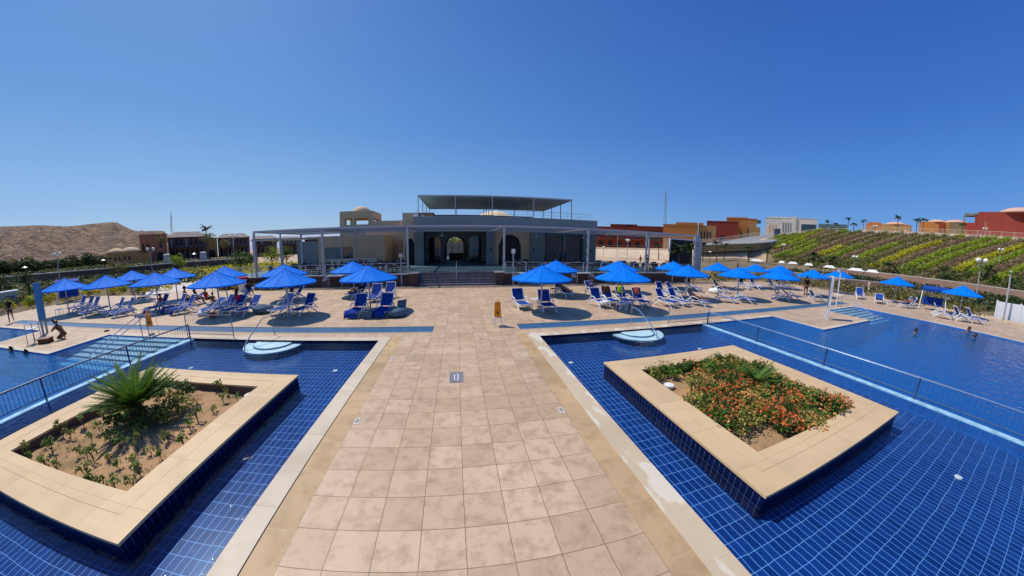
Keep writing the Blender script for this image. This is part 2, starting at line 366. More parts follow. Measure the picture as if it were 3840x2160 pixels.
# ------------------------------------------------------------------ camera, sky, sun
cam = bpy.data.cameras.new('camera'); co = bpy.data.objects.new('camera', cam); COL.objects.link(co)
Y_, P_, Ro_ = 0.17491182703137498, -0.1485632150898542, 0.01010991729310736
cy_, sy_, cp, sp, cr_, sr_ = math.cos(Y_), math.sin(Y_), math.cos(P_), math.sin(P_), math.cos(Ro_), math.sin(Ro_)
Rz = Matrix(((cy_, sy_, 0), (-sy_, cy_, 0), (0, 0, 1)))
B_ = Matrix(((1, 0, 0), (0, 0, -1), (0, 1, 0)))
Rp = Matrix(((1, 0, 0), (0, cp, -sp), (0, sp, cp)))
Rr = Matrix(((cr_, -sr_, 0), (sr_, cr_, 0), (0, 0, 1)))
co.matrix_world = Matrix.Translation((0, 0, 3.7)) @ (Rz @ B_ @ Rp @ Rr).to_4x4()
cam.type = 'PANO'; cam.sensor_width = 36; cam.sensor_fit = 'HORIZONTAL'
cc = cam if hasattr(cam, 'panorama_type') else cam.cycles
KK = [0.095617690058, 0.000461871312244, -0.000152020675962, 3.80440101089e-06]
cc.panorama_type = 'FISHEYE_LENS_POLYNOMIAL'
cc.fisheye_fov = R_(220)
cc.fisheye_polynomial_k0 = 0.0
for i_, k_ in enumerate(KK): setattr(cc, 'fisheye_polynomial_k%d' % (i_ + 1), -k_)
cam.clip_start = 0.05; cam.clip_end = 20000
sc.camera = co

SUN = Vector((-0.82, 0.57, 0)).normalized() * math.cos(R_(56)) + Vector((0, 0, math.sin(R_(56))))
w = bpy.data.worlds.new('World'); sc.world = w; w.use_nodes = True
nt = w.node_tree
sky = nt.nodes.new('ShaderNodeTexSky'); sky.sky_type = 'NISHITA'; sky.sun_disc = False
sky.sun_elevation = R_(56); sky.sun_rotation = math.atan2(SUN.x, SUN.y)
sky.altitude = 0; sky.air_density = 1.0; sky.dust_density = 0.6; sky.ozone_density = 3.0
bg = nt.nodes['Background']; bg.inputs['Strength'].default_value = 0.032
nt.links.new(sky.outputs[0], bg.inputs['Color'])
# the deep, saturated blue of this clear desert sky: paler low down and toward the sun, deeper away from it
def wn(t, **k):
    n = nt.nodes.new(t)
    for a, v in k.items(): setattr(n, a, v)
    return n
tcw = wn('ShaderNodeTexCoord'); sx = wn('ShaderNodeSeparateXYZ'); nt.links.new(tcw.outputs['Generated'], sx.inputs[0])
def ramp(cols):
    c = wn('ShaderNodeValToRGB'); el = c.color_ramp.elements
    while len(el) < len(cols): el.new(0.5)
    for e_, (p_, q_) in zip(el, cols): e_.position = p_; e_.color = (*q_, 1)
    nt.links.new(sx.outputs['Z'], c.inputs['Fac']); return c
ra = ramp([(0.0, (.23, .34, .52)), (.12, (.14, .29, .53)), (.35, (.055, .20, .49)), (.8, (.022, .13, .42))])
rb = ramp([(0.0, (.055, .21, .53)), (.12, (.028, .17, .52)), (.35, (.008, .10, .43)), (.8, (.0, .04, .31))])
dp = wn('ShaderNodeVectorMath', operation='DOT_PRODUCT'); dp.inputs[1].default_value = (-0.97, 0.25, 0)
nt.links.new(tcw.outputs['Generated'], dp.inputs[0])
mr_ = wn('ShaderNodeMapRange'); mr_.inputs['From Min'].default_value = -0.8; mr_.inputs['From Max'].default_value = 0.7
nt.links.new(dp.outputs['Value'], mr_.inputs['Value'])
mxw = wn('ShaderNodeMixRGB'); nt.links.new(mr_.outputs[0], mxw.inputs['Fac']); nt.links.new(rb.outputs[0], mxw.inputs['Color1']); nt.links.new(ra.outputs[0], mxw.inputs['Color2'])
bg2 = wn('ShaderNodeBackground'); bg2.inputs['Strength'].default_value = 1.0; nt.links.new(mxw.outputs[0], bg2.inputs['Color'])
ad = wn('ShaderNodeAddShader'); nt.links.new(bg.outputs[0], ad.inputs[0]); nt.links.new(bg2.outputs[0], ad.inputs[1])
nt.links.new(ad.outputs[0], nt.nodes['World Output'].inputs['Surface'])
sl = bpy.data.lights.new('sun', 'SUN'); sl.energy = 4.0; sl.angle = R_(0.53); sl.color = (1.0, 0.94, 0.86)
so = bpy.data.objects.new('sun', sl); COL.objects.link(so)
so.rotation_euler = (-SUN).to_track_quat('-Z', 'Y').to_euler(); so.location = (0, 0, 60)
sc.view_settings.view_transform = 'Standard'; sc.view_settings.look = 'None'; sc.view_settings.gamma = 1
sc.view_settings.exposure = 0.0
sc.cycles.max_bounces = 7; sc.cycles.transparent_max_bounces = 12; sc.cycles.use_denoising = True
try: sc.cycles.sample_clamp_indirect = 6
except Exception: pass

# ------------------------------------------------------------------ terrain
def lerp(a, b, t): return a + (b - a) * t
def interp(tab, x):
    if x <= tab[0][0]: return tab[0][1]
    for (a, va), (b, vb) in zip(tab, tab[1:]):
        if x <= b:
            t = (x - a) / (b - a)
            if isinstance(va, tuple): return tuple(lerp(p, q, t) for p, q in zip(va, vb))
            return lerp(va, vb, t)
    return tab[-1][1]
RIDGE = [(-100, 4.2), (-80, 4.5), (-68.8, 4.55), (-64.5, 4.49), (-60.6, 4.34), (-58.2, 4.55), (-56.7, 4.72), (-55.5, 4.66), (-54.2, 3.89), (-53.3, 3.49), (-51.3, 3.40), (-50, 3.35), (-49.2, 2.83), (-47.5, 1.2), (-45, 0.6)]
WALLR = [(-100, 150), (-80, 135), (-69.3, 117), (-62.6, 98), (-54.6, 86), (-50.7, 87), (-45.9, 89), (-40.9, 86), (-38, 84)]
RS = [0, 12, 20, 28, 36, 40, 46, 56, 70, 82, 92, 100, 106, 110, 114, 118, 122, 126, 130, 136, 142, 148, 154, 160, 170, 185, 205, 218, 232, 246, 260, 275, 290, 306, 322, 340, 358, 376, 395, 413, 431, 450, 475, 500, 600, 900, 1500, 3000, 9000]
def nz(x, y, s):
    return (math.sin(x * s + 1.3) * math.cos(y * s * 1.13 + 0.7) + 0.5 * math.sin(x * s * 2.3 + y * s * 1.7) + 0.25 * math.sin(x * s * 5.1 - y * s * 4.3))
# right-hand slope: azimuth -> (r_foot, z_foot, r_top, z_top)
SLOPE = [(20, (112, -0.1, 116, 2.2)), (26, (112, -0.1, 116, 2.3)), (39.4, (112, -0.1, 116, 2.9)), (42, (116, 0.3, 121, 3.4)), (46, (122, 1.4, 128, 4.2)), (51, (126, 2.2, 134, 6.0)), (55, (126, 1.8, 142, 9.6)), (57.5, (118, 1.0, 152, 12.0)), (59.5, (112, 1.2, 156, 12.6)), (64, (104, 0.6, 156, 15.1)), (69, (99, 0.4, 154, 14.9)), (77, (95, 0.2, 154, 14.9)), (90, (97, 0.2, 154, 15.1)), (130, (97, 0.0, 154, 14.0))]
def terr(az, r):
    x = r * math.sin(R_(az)); y = r * math.cos(R_(az))
    if -37.6 < x < 41.4 and -40 < y < 60: return -3.0
    z = -0.12
    if az < -38:
        wr = interp(WALLR, az)
        if r > wr + 0.5: z = 1.3
        if r > 205 and az < -44:
            el = interp(RIDGE, az); top = elz(el, 450)
            t = min(1, (r - 205) / 245); s = t ** 0.72
            z = 1.3 + (top - 1.3) * s
            if 0.03 < t < 0.97: z += (nz(x, y, 0.045) * 2.2 - 5.0 * abs(math.sin(az * 1.9 + 1.2 * math.sin(t * 5))) ** .6 + 2.5) * math.sin(t * PI) + nz(x, y, 0.16) * 1.5
            elif t >= 0.97: z += nz(x, y, 0.06) * 0.35
            if r > 460: z = top - (r - 460) * 0.08
            if r > 1000: z = -2
    elif az > 20:
        rf, zf, rt, zt = interp(SLOPE, az)
        if r >= rt: z = zt
        elif r > rf: z = lerp(zf, zt, (r - rf) / (rt - rf))
        elif r > 45: z = lerp(-0.12, zf, (r - 45) / (rf - 45))
        if az > 130: z = -0.12
        if r > 600: z = min(z, 0.0)
        if 20 < az < 54 and r > rt: z = zt + (r - rt) * 0.04 if r < 200 else zt + 2
    if r > 900: z = -0.5
    return z
vs = []; fs = []
azs = [-180 + i * 10 for i in range(8)] + [-100 + i * 0.5 for i in range(401)] + [110 + i * 10 for i in range(7)]
azs = sorted(set(round(a, 3) for a in azs))
# extra rings that follow walls and slope edges
def rings(az):
    rr = list(RS)
    if az <= -38:
        wr = interp(WALLR, az); k = min(range(len(rr)), key=lambda i: abs(rr[i] - wr)); rr[k] = wr + 0.2; rr[k + 1] = max(rr[k + 1], wr + 0.6) if rr[k + 1] > wr + 0.6 else wr + 0.6
        rr[k + 1] = wr + 0.6
    elif az >= 20:
        rf, zf, rt, zt = interp(SLOPE, az)
        k = min(range(len(rr)), key=lambda i: abs(rr[i] - rf)); rr[k] = rf
        k2 = max(k + 1, min(range(len(rr)), key=lambda i: abs(rr[i] - rt))); rr[k2] = rt
        n = k2 - k
        for q in range(1, n): rr[k + q] = lerp(rf, rt, q / n)
    return rr
nr = len(RS)
for az in azs:
    for r in rings(az):
        z = terr(az, r)
        vs.append((r * math.sin(R_(az)), r * math.cos(R_(az)), z))
na = len(azs)
for i in range(na - 1):
    for k in range(nr - 1):
        a = i * nr + k; b = (i + 1) * nr + k
        fs.append((a, a + 1, b + 1, b))
mb = MB(); mb.v = vs; mb.f = fs; mb.m = [0] * len(fs)
for fi, f in enumerate(fs):
    c = [sum(vs[i][q] for i in f) / 4 for q in range(3)]
    r = math.hypot(c[0], c[1]); az = math.degrees(math.atan2(c[0], c[1]))
    if -100 < az < -44 and 203 < r < 900: mb.m[fi] = 1
    elif az < -30 and 36 < r < interp(WALLR, az) - 0.1 and az > -100: mb.m[fi] = 2
    elif -100 < az < -38 and 60 < r <= 205: mb.m[fi] = 2
    elif 56 < az < 125 and 46 < r < 156: mb.m[fi] = 2
    elif 39 < az <= 56 and 46 < r < interp(SLOPE, az)[0] - 12: mb.m[fi] = 2
g = mb.build('ground', [M['ground'], M['hill'], M['bed']], smooth=True)
structure(g); g['label'] = 'sandy desert ground with the rocky hill and the planted slope'; 

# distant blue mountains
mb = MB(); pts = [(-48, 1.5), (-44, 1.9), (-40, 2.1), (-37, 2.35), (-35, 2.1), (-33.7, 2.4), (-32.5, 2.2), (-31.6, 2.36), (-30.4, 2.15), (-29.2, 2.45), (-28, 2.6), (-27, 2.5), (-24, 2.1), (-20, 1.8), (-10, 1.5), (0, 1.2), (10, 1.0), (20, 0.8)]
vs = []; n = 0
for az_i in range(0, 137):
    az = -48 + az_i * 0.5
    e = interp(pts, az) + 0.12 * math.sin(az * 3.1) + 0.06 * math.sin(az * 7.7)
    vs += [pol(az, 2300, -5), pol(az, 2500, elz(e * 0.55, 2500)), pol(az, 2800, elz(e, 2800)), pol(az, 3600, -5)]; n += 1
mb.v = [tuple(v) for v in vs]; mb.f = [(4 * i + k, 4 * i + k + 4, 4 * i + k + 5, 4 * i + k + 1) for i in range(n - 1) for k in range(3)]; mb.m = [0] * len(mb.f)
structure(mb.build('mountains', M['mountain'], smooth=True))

# ------------------------------------------------------------------ decks and pools
T = -0.5
def slab(name, m, rects, z=0.0, bottom=T):
    b = MB()
    for (x0, x1, y0, y1) in rects: b.box(x0, x1, y0, y1, bottom, z)
    return structure(b.build(name, m))
XL, XR, PYF = -3.30, 3.15, 11.20
slab('walkway', M['paving'], [(-2.44, 2.24, -12, 11.72)])
slab('walkway_border', M['sandstone'], [(-2.88, -2.44, -12, 11.72), (2.24, 2.70, -12, 11.72)])
slab('pool_coping', M['coping'], [(XL, -2.90, -12, 11.62), (-18.1, XL, PYF, 11.62), (-24.9, -24.6, 8.45, 11.2), (-24.6, -18.4, 8.15, 8.45), (-18.4, -18.1, 8.15, 11.2), (-31.4, -24.6, 11.2, 11.55), (18.1, 18.4, 8.0, 11.2), (18.4, 24.96, 8.0, 8.3), (30.5, 30.9, -12, 11.2), (24.96, 30.9, 11.2, 11.55)], z=0.004)
slab('pool_coping_worn', M['coping_worn'], [(2.70, XR, -12, 11.62), (XR, 18.4, PYF, 11.62)], z=0.004)
slab('pool_terrace', M['paving'], [(-38, -2.9, 11.62, 12.25), (-2.9, -2.44, 11.72, 12.25), (-2.44, 2.7, 11.72, 12.25), (2.7, 41.8, 11.62, 12.25), (-38, -32, 12.25, 13.12), (-1.25, 2.55, 12.25, 13.12), (32, 41.8, 12.25, 13.12),
    (-38, 41.8, 13.12, 23.4), (-29, 39, 23.4, 26.6), (-24.6, -18.4, 8.45, 11.62), (-38, -31.4, -12, 11.62), (18.4, 24.96, 8.3, 11.62), (30.9, 41.8, -12, 11.62), (24.96, 30.9, 11.55, 11.62), (-31.4, -24.6, 11.55, 11.62), (-18.4, -18.1, 11.2, 11.62), (-24.9, -24.6, 11.2, 11.2001)])
slab('slot_drain', M['void'], [(-2.90, -2.88, -12, 11.62), (-2.9, -2.88, 11.62, 11.72), (2.699, 2.7, -12, -11.99)], z=-0.02)
b = MB(); b.box(-32, -1.25, 12.25, 13.12, -0.45, -0.012); b.box(2.55, 32, 12.25, 13.12, -0.45, -0.012)
structure(b.build('channel_floor', M['channel']))
b = MB()
b.box(-32, -1.25, 12.20, 12.25, 0.0, 0.012); b.box(-32, -1.25, 13.12, 13.17, 0.0, 0.012); b.box(2.55, 32, 12.20, 12.25, 0.0, 0.012); b.box(2.55, 32, 13.12, 13.17, 0.0, 0.012)
structure(b.build('channel_edge', M['coping']))

ZF, ZD = -0.38, -1.25
def floor(name, m, rects, z):
    b = MB()
    for (x0, x1, y0, y1) in rects: b.quad((x0, y0, z), (x1, y0, z), (x1, y1, z), (x0, y1, z))
    return structure(b.build(name, m))
floor('shallow_pool_floor', M['pool_tile'], [(-12.11, XL, -12, PYF), (XR, 11.91, -12, PYF)], ZF)
floor('deep_pool_floor', M['deep_tile'], [(-31.4, -12.45, -12, 11.2), (12.2, 30.5, -12, 11.2)], ZD)
def wallq(b, x0, y0, x1, y1, z0, z1=-0.002):
    b.quad((x0, y0, z0), (x1, y1, z0), (x1, y1, z1), (x0, y0, z1))
b = MB(); e = 0.003
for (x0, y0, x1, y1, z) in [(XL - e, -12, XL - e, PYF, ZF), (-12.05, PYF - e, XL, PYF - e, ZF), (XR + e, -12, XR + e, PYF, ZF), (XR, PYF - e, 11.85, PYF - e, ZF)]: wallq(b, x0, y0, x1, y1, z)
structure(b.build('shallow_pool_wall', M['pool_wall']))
b = MB()
for (x0, y0, x1, y1) in [(-31.4 + e, -12, -31.4 + e, 11.2), (-31.4, 11.2 - e, -24.9, 11.2 - e), (-24.9 - e, 8.15, -24.9 - e, 11.2), (-24.9, 8.15 - e, -18.1, 8.15 - e), (-18.1 + e, 8.15, -18.1 + e, 11.2), (-18.1, 11.2 - e, -12.05, 11.2 - e),
        (12.2, 11.2 - e, 18.1, 11.2 - e), (18.1 - e, 8.0, 18.1 - e, 11.2), (18.1, 8.0 - e, 24.96, 8.0 - e), (24.96 + e, 8.0, 24.96 + e, 11.2), (24.96, 11.2 - e, 30.5, 11.2 - e), (30.5 - e, -12, 30.5 - e, 11.2)]: wallq(b, x0, y0, x1, y1, ZD)
structure(b.build('deep_pool_wall', M['deep_tile']))
# pale curb between shallow and deep pools
b = MB(); b.box(-12.38, -12.10, -12, PYF - 0.01, ZD, -0.06); b.box(11.90, 12.18, -12, PYF - 0.01, ZD, -0.06)
b.v = [(x, y, min(z, -.075)) for x, y, z in b.v]; structure(b.build('pool_curb', M['deep_tile']))
b = MB(); b.box(-12.38, -12.10, -12, PYF - 0.01, -.074, -.035); b.box(11.92, 12.16, -12, PYF - 0.01, -.074, -.035)
structure(b.build('pool_curb_cap', M['curb_pale']))
def steps(name, x0, x1, ytop, n, dy):
    b = MB(); c = MB()
    for i in range(n):
        z = -0.07 - i * 0.07; y1 = ytop - i * dy
        b.box(x0 + 0.003, x1 - 0.003, y1 - dy, y1 - 0.004, ZD + 0.002, z)
        c.box(x0 + 0.003, x1 - 0.003, y1 - dy - 0.012, y1 - dy + 0.05, z - 0.05, z + 0.004)
    o = structure(b.build(name, M['step_tile'])); structure(c.build(name + '_nosing', M['nosing']))
steps('pool_steps', -18.1, -12.45, 11.19, 7, 0.42); steps('pool_steps', 24.96, 30.5, 11.19, 7, 0.42)
for cx in (-7.85, 7.75):
    b = MB(); c = MB()
    for r, z in ((1.25, -0.13), (0.82, -0.07)):
        poly = [(cx + r * math.cos(PI + PI * i / 24), PYF - 0.006 + r * math.sin(PI + PI * i / 24)) for i in range(25)]
        b.prism(poly, z - .035, z); d_ = MB(); d_.prism([(cx + (x - cx) * .985, y if y > PYF - .01 else y + .012) for x, y in poly], ZF + .002, z - .036); structure(d_.build('round_step_riser', M['pool_wall']))
        ring = [(cx + (r + 0.012) * math.cos(PI + PI * i / 24), PYF - 0.008 + (r + 0.012) * math.sin(PI + PI * i / 24), z - 0.045) for i in range(25)]
        c.tube(ring, 0.028, 5)
    structure(b.build('round_pool_steps', M['round_step'])); structure(c.build('round_steps_nosing', M['nosing']))
# water
b = MB()
def around(b, X0, X1, Y0, Y1, hx0, hx1, hy0, hy1, z=-0.055):
    for (x0, x1, y0, y1) in ((X0, X1, Y0, hy0), (X0, hx0, hy0, hy1), (hx1, X1, hy0, hy1), (X0, X1, hy1, Y1)): b.quad((x0, y0, z), (x1, y0, z), (x1, y1, z), (x0, y1, z))
around(b, -12.25, XL - e, -12, PYF - e, -10.4, -4.95, 2.2, 7.55); around(b, XR + e, 12.03, -12, PYF - e, 4.45, 10.0, 2.2, 7.6)
b.quad((-18.1 + e, 8.15, -0.055), (-12.26, 8.15, -0.055), (-12.26, PYF - e, -0.055), (-18.1 + e, PYF - e, -0.055)); b.quad((24.96, 8.0, -0.055), (30.5, 8.0, -0.055), (30.5, PYF - e, -0.055), (24.96, PYF - e, -0.055))
structure(b.build('shallow_water', M['water']))
b = MB()
for (x0, x1, y0, y1) in [(-31.4, -12.26, -12, 8.15), (-31.4, -24.9, 8.15, 11.2), (12.04, 30.5, -12, 8.0), (12.04, 18.1, 8.0, 11.2)]:
    b.quad((x0, y0, -0.055), (x1, y0, -0.055), (x1, y1, -0.055), (x0, y1, -0.055))
structure(b.build('deep_water', M['water_deep']))

# ------------------------------------------------------------------ foliage and plants
def leaves(b, c, rad, n, size, r=rng, flat=0.35, shell=0.0):
    """n small leaf quads through an ellipsoid; denser toward its skin when shell > 0"""
    cx, cy, cz = c; rx, ry, rz = rad
    for _ in range(n):
        while True:
            x, y, z = r.uniform(-1, 1), r.uniform(-1, 1), r.uniform(-1, 1)
            d = x * x + y * y + z * z
            if shell * shell < d < 1: break
        s = size * r.uniform(0.6, 1.3)
        n_ = Vector((x + r.gauss(0, .5), y + r.gauss(0, .5), z * 0.7 + 0.6 + r.gauss(0, .5))).normalized()
        u = n_.cross(Vector((r.gauss(0, 1), r.gauss(0, 1), r.gauss(0, 1)))).normalized() * s; v = n_.cross(u).normalized() * s * 0.6
        p = Vector((cx + x * rx, cy + y * ry, cz + z * rz))
        b.add([p - u, p + v * .8, p + u, p - v * .8], [(0, 1, 2, 3)])
def clumps(b, c, rad, k, n, size, r=rng, sub=0.45):
    for _ in range(k):
        while True:
            x, y, z = r.uniform(-1, 1), r.uniform(-1, 1), r.uniform(-1, 1)
            if x * x + y * y + z * z < 1: break
        q = sub * r.uniform(0.6, 1.2)
        leaves(b, (c[0] + x * rad[0] * .75, c[1] + y * rad[1] * .75, c[2] + z * rad[2] * .7), (rad[0] * q, rad[1] * q, rad[2] * q), n, size, r)
def frond_mesh(b, base, az, length, rise, droop, w, r, leaf=14, fat=.6):
    """one feathered frond: a curved midrib with leaflets on both sides"""
    d = Vector((math.sin(az), math.cos(az), 0)); side = Vector((math.cos(az), -math.sin(az), 0))
    pts = []
    for i in range(8):
        t = i / 7
        pts.append(Vector(base) + d * (length * t * math.cos(rise * (1 - t * .3))) + Vector((0, 0, length * (math.sin(rise) * t - droop * t * t))))
    b.tube(pts, [0.018 * length * (1 - .8 * i / 7) * .5 for i in range(8)], 3)
    for i in range(leaf):
        t = 0.12 + 0.86 * i / (leaf - 1); k = min(int(t * 7), 6); p = pts[k].lerp(pts[k + 1], t * 7 - k); tan = (pts[k + 1] - pts[k]).normalized()
        ll = w * math.sin(PI * min(1, t * .8 + .15)) * r.uniform(.85, 1.1)
        for sg in (-1, 1):
            tip = p + side * sg * ll * .8 + tan * ll * .55 + Vector((0, 0, -ll * .12))
            hw = tan * (0.5 * length / leaf * fat)
            b.add([p - hw, p + hw, tip], [(0, 1, 2)])
def palm(name, label, h, nf, fl, crown_mat='frond', group=None, lean=0.0, seed=1):
    r = random.Random(seed)
    t = thing(name, label, 'palm tree', group=group)
    b = MB(); b.tube([(lean * (i / 6) ** 2, 0, h * i / 6) for i in range(7)], [0.17 - 0.05 * i / 6 for i in range(7)], 8); b.build('trunk', M['bark'], t)
    b = MB()
    for i in range(nf):
        frond_mesh(b, (lean, 0, h), 2 * PI * i / nf + r.uniform(-.2, .2), fl * r.uniform(.8, 1.1), r.uniform(.1, 1.2), r.uniform(.35, .8), fl * .30, r, 14, 1.7)
    b.build('crown', M[crown_mat], t)
    return t
def tree(name, label, cat, loc, h, rad, leafm_, n=26, ln=26, size=.16, trunk=.12, group=None, seed=1):
    r = random.Random(seed); t = thing(name, label, cat, loc, group=group)
    b = MB(); th = h - rad[2] * 1.1
    b.tube([(0, 0, 0), (.05, .03, th * .5), (0, 0, th), (0.03, 0, th + rad[2] * .6)], [trunk, trunk * .8, trunk * .65, trunk * .3], 7)
    for k in range(5):
        a = k * 1.26; b.tube([(0, 0, th * .8), (math.cos(a) * rad[0] * .35, math.sin(a) * rad[1] * .35, th + rad[2] * .3), (math.cos(a) * rad[0] * .6, math.sin(a) * rad[1] * .6, th + rad[2] * .8)], [trunk * .5, trunk * .3, trunk * .12], 5)
    b.build('trunk', M['bark'], t)
    b = MB(); clumps(b, (0, 0, h - rad[2]), rad, n, ln, size, r); b.build('crown', M[leafm_], t)
    return t

# ------------------------------------------------------------------ planters in the pools
def planter(name, label, x0, x1, y0, y1, ix0, ix1, iy0, iy1, zt=0.15):
    t = thing(name, label, 'planter', ((x0 + x1) / 2, (y0 + y1) / 2, ZF))
    b = MB(); n = 0.0; mid = 0.42
    # two courses of stone: outer ring and inner ring with a fine joint
    def ring(b, a, c, z0, z1):
        (ax0, ax1, ay0, ay1), (bx0, bx1, by0, by1) = a, c
        A = [(ax0, ay0), (ax1, ay0), (ax1, ay1), (ax0, ay1)]; C = [(bx0, by0), (bx1, by0), (bx1, by1), (bx0, by1)]
        for i in range(4):
            j = (i + 1) % 4
            b.prism([A[i], A[j], C[j], C[i]], z0, z1)
    m_ = 0.004; o1 = (x0, x1, y0, y1); i1 = (x0 + .44, x1 - .44, y0 + .44, y1 - .44); o2 = (x0 + .448, x1 - .448, y0 + .448, y1 - .448); i2 = (ix0, ix1, iy0, iy1)
    ring(b, o1, i1, zt - .05, zt); b.build('coping', M['planter_stone'], t, world=True)
    b = MB(); ring(b, o2, i2, zt - .05, zt - .002); b.build('inner_coping', M['planter_stone'], t, world=True)
    b = MB(); s = 0.03
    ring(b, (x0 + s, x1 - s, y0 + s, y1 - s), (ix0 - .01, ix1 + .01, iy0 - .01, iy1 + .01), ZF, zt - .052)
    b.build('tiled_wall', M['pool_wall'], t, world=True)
    b = MB(); r = random.Random(3); n = 26; vs = []
    for j in range(n + 1):
        for i in range(n + 1):
            x = lerp(ix0 + .002, ix1 - .002, i / n); y = lerp(iy0 + .002, iy1 - .002, j / n)
            z = -0.10 + 0.04 * nz(x, y, 1.1) + 0.02 * r.uniform(-1, 1) + 0.05 * math.exp(-((x - (ix0 + ix1) / 2) ** 2 + (y - (iy0 + iy1) / 2) ** 2))
            vs.append((x, y, z))
    b.add(vs, [(j * (n + 1) + i, j * (n + 1) + i + 1, (j + 1) * (n + 1) + i + 1, (j + 1) * (n + 1) + i) for j in range(n) for i in range(n)])
    b.build('soil', M['soil'], t, smooth=True, world=True)
    b = MB(); ring(b, (ix0 - .009, ix1 + .009, iy0 - .009, iy1 + .009), (ix0 - .001, ix1 + .001, iy0 - .001, iy1 + .001), -0.25, zt - .055)
    b.build('inner_lining', M['brownw'], t, world=True)
k_ = (3.7 - 0.15) / 3.7
planter('planter', 'square stone planter in the pool holding a cycad and seedlings in bare soil', -10.9 * k_, -4.96 * k_, 2.08 * k_, 7.95 * k_, -10.0 * k_, -5.8 * k_, 3.0 * k_, 7.13 * k_)
planter('planter', 'square stone planter in the pool filled with orange flowering bushes', 4.46 * k_, 10.5 * k_, 2.06 * k_, 8.06 * k_, 5.34 * k_, 9.52 * k_, 2.95 * k_, 7.2 * k_)
# ---- left planter: cycad, low bushes round it and rows of seedlings
r = random.Random(11)
t = thing('cycad', 'spiky green cycad rising from the middle of the bare soil planter', 'cycad', (-7.95, 5.12, -0.1))
b = MB(); b.tube([(0, 0, -.05), (0, 0, .28), (0, 0, .42)], [.17, .19, .1], 9); b.build('trunk', M['bark'], t)
b = MB()
for i in range(58):
    frond_mesh(b, (0, 0, .38), 2 * PI * i * .381966 + r.uniform(-.15, .15), r.uniform(1.05, 1.4), r.uniform(.35, 1.2), r.uniform(.05, .25), .20, r, 26, 1.0)
b.build('crown', M['frond_bright'], t)
for i, (x, y, s, zz) in enumerate([(-8.25, 5.35, .42, .3), (-7.95, 4.95, .40, .25), (-7.35, 5.15, .38, .28), (-7.3, 5.75, .45, .4), (-7.6, 6.2, .48, .5), (-8.15, 6.05, .45, .42), (-7.0, 5.5, .34, .25), (-8.5, 5.7, .36, .3), (-7.1, 6.4, .36, .35), (-6.85, 6.0, .3, .28)]):
    b = MB(); clumps(b, (0, 0, zz), (s, s, zz), 16, 15, .052, r)
    o = b.build('low_bush', M['leaf' if i % 3 else 'leaf_bushy']); o.location = (x - .15, y - .4, -.08)
    tag(o, 'dense dark green bush crowded round the foot of the cycad', 'bush', 'dark bushes round the cycad')
def seedling(i):
    r = random.Random(100 + i); t = thing('seedling', 'thin leafy seedling standing in the bare soil of the cycad planter', 'seedling', group='seedlings in the cycad planter')
    b = MB(); h = r.uniform(.18, .28)
    for k in range(3): a = r.uniform(0, 6.3); b.tube([(0, 0, 0), (math.cos(a) * .03, math.sin(a) * .03, h * .6), (math.cos(a) * .07, math.sin(a) * .07, h)], .008, 4)
    b.build('stem', M['bark'], t)
    b = MB(); clumps(b, (0, 0, h), (.14, .14, .12), 5, 11, .042, r, .6); b.build('foliage', M['leaf_fresh' if i % 2 else 'leaf_bushy'], t)
    return t
protos = [seedling(i) for i in range(5)]
spots = []
r = random.Random(21)
for row in range(9):
    for c in range(11):
        x = -9.45 + c * .37 + r.uniform(-.09, .09) + (row % 2) * .16; y = 3.08 + row * .46 + r.uniform(-.08, .08)
        if (x + 7.85) ** 2 + (y - 5.2) ** 2 < 1.0 or x > -5.75: continue
        if x < -8.2 and y > 5.2: continue
        if r.random() < (.3 if y < 4.7 else .55): continue
        spots.append((x, y))
for i, (x, y) in enumerate(spots):
    p = protos[i] if i < 5 else copy_tree(protos[i % 5])
    place(p, (x, y, -.1), r.uniform(0, 6.3), scale=r.uniform(.75, 1.15))
def disc(x, y, label):  # white irrigation lid set on the planter soil
    b = MB(); b.lathe([(.10, 0), (.14, .03), (.145, .10), (.12, .115), (0, .12)], 18); o = b.build('light_cover', M['whitec'], smooth=False); o.location = (x, y, -.1); tag(o, label, 'lamp cover')
disc(-5.72, 6.62, 'round white lamp cover at the back corner of the cycad planter'); disc(5.52, 6.05, 'round white lamp cover at the edge of the flowering planter')
# ---- right planter: flowering bushes
r = random.Random(5)
cols = {'leaf': 0, 'leaf_olive': 1}
for row in range(7):
    for c in range(7):
        x = 5.42 + c * .62 + r.uniform(-.12, .12); y = 3.12 + row * .6 + r.uniform(-.12, .12)
        x = min(max(x, 5.45), 8.98)
        if row == 0 and c in (0, 1): continue
        if 5.2 < x < 5.95 and 5.0 < y < 6.4: continue
        if abs(x - 8.05) < .45 and abs(y - 5.15) < .45: continue
        s = r.uniform(.36, .48); zz = r.uniform(.18, .28)
        fl = math.exp(-((x - 6.7) ** 2 / 1.6 + (y - 4.4) ** 2 / 1.9)) + (0.5 if (row == 0 and c < 4) else 0) + (.35 if (y < 4 and x > 7.3) else 0)
        t = thing('flowering_bush', 'low bush with %s in the flower planter' % ('many orange bracts' if fl > .35 else 'mostly green leaves and a few orange bracts'), 'bush', (x, y, -.1), group='bushes thick with orange bracts' if fl > .35 else 'mostly green bushes in the flower planter')
        b = MB(); clumps(b, (0, 0, zz), (s, s, zz), 18, 20, .05, r); b.build('foliage', M[('leaf_bushy', 'leaf_fresh', 'leaf')[(row * 2 + c) % 3]], t)
        b = MB(); n = int(6 + 72 * fl)
        for _ in range(n):
            a = r.uniform(0, 6.3); q = r.uniform(0, 1) ** .5 * s; z = zz + zz * math.sqrt(max(0, 1 - (q / s) ** 2)) * r.uniform(.6, 1.05)
            leaves(b, (math.cos(a) * q, math.sin(a) * q, z), (.03, .03, .02), 2, .042, r)
        b.build('blossom', M['blossom' if (row * 3 + c) % 5 < 3 else 'blossom2'], t)
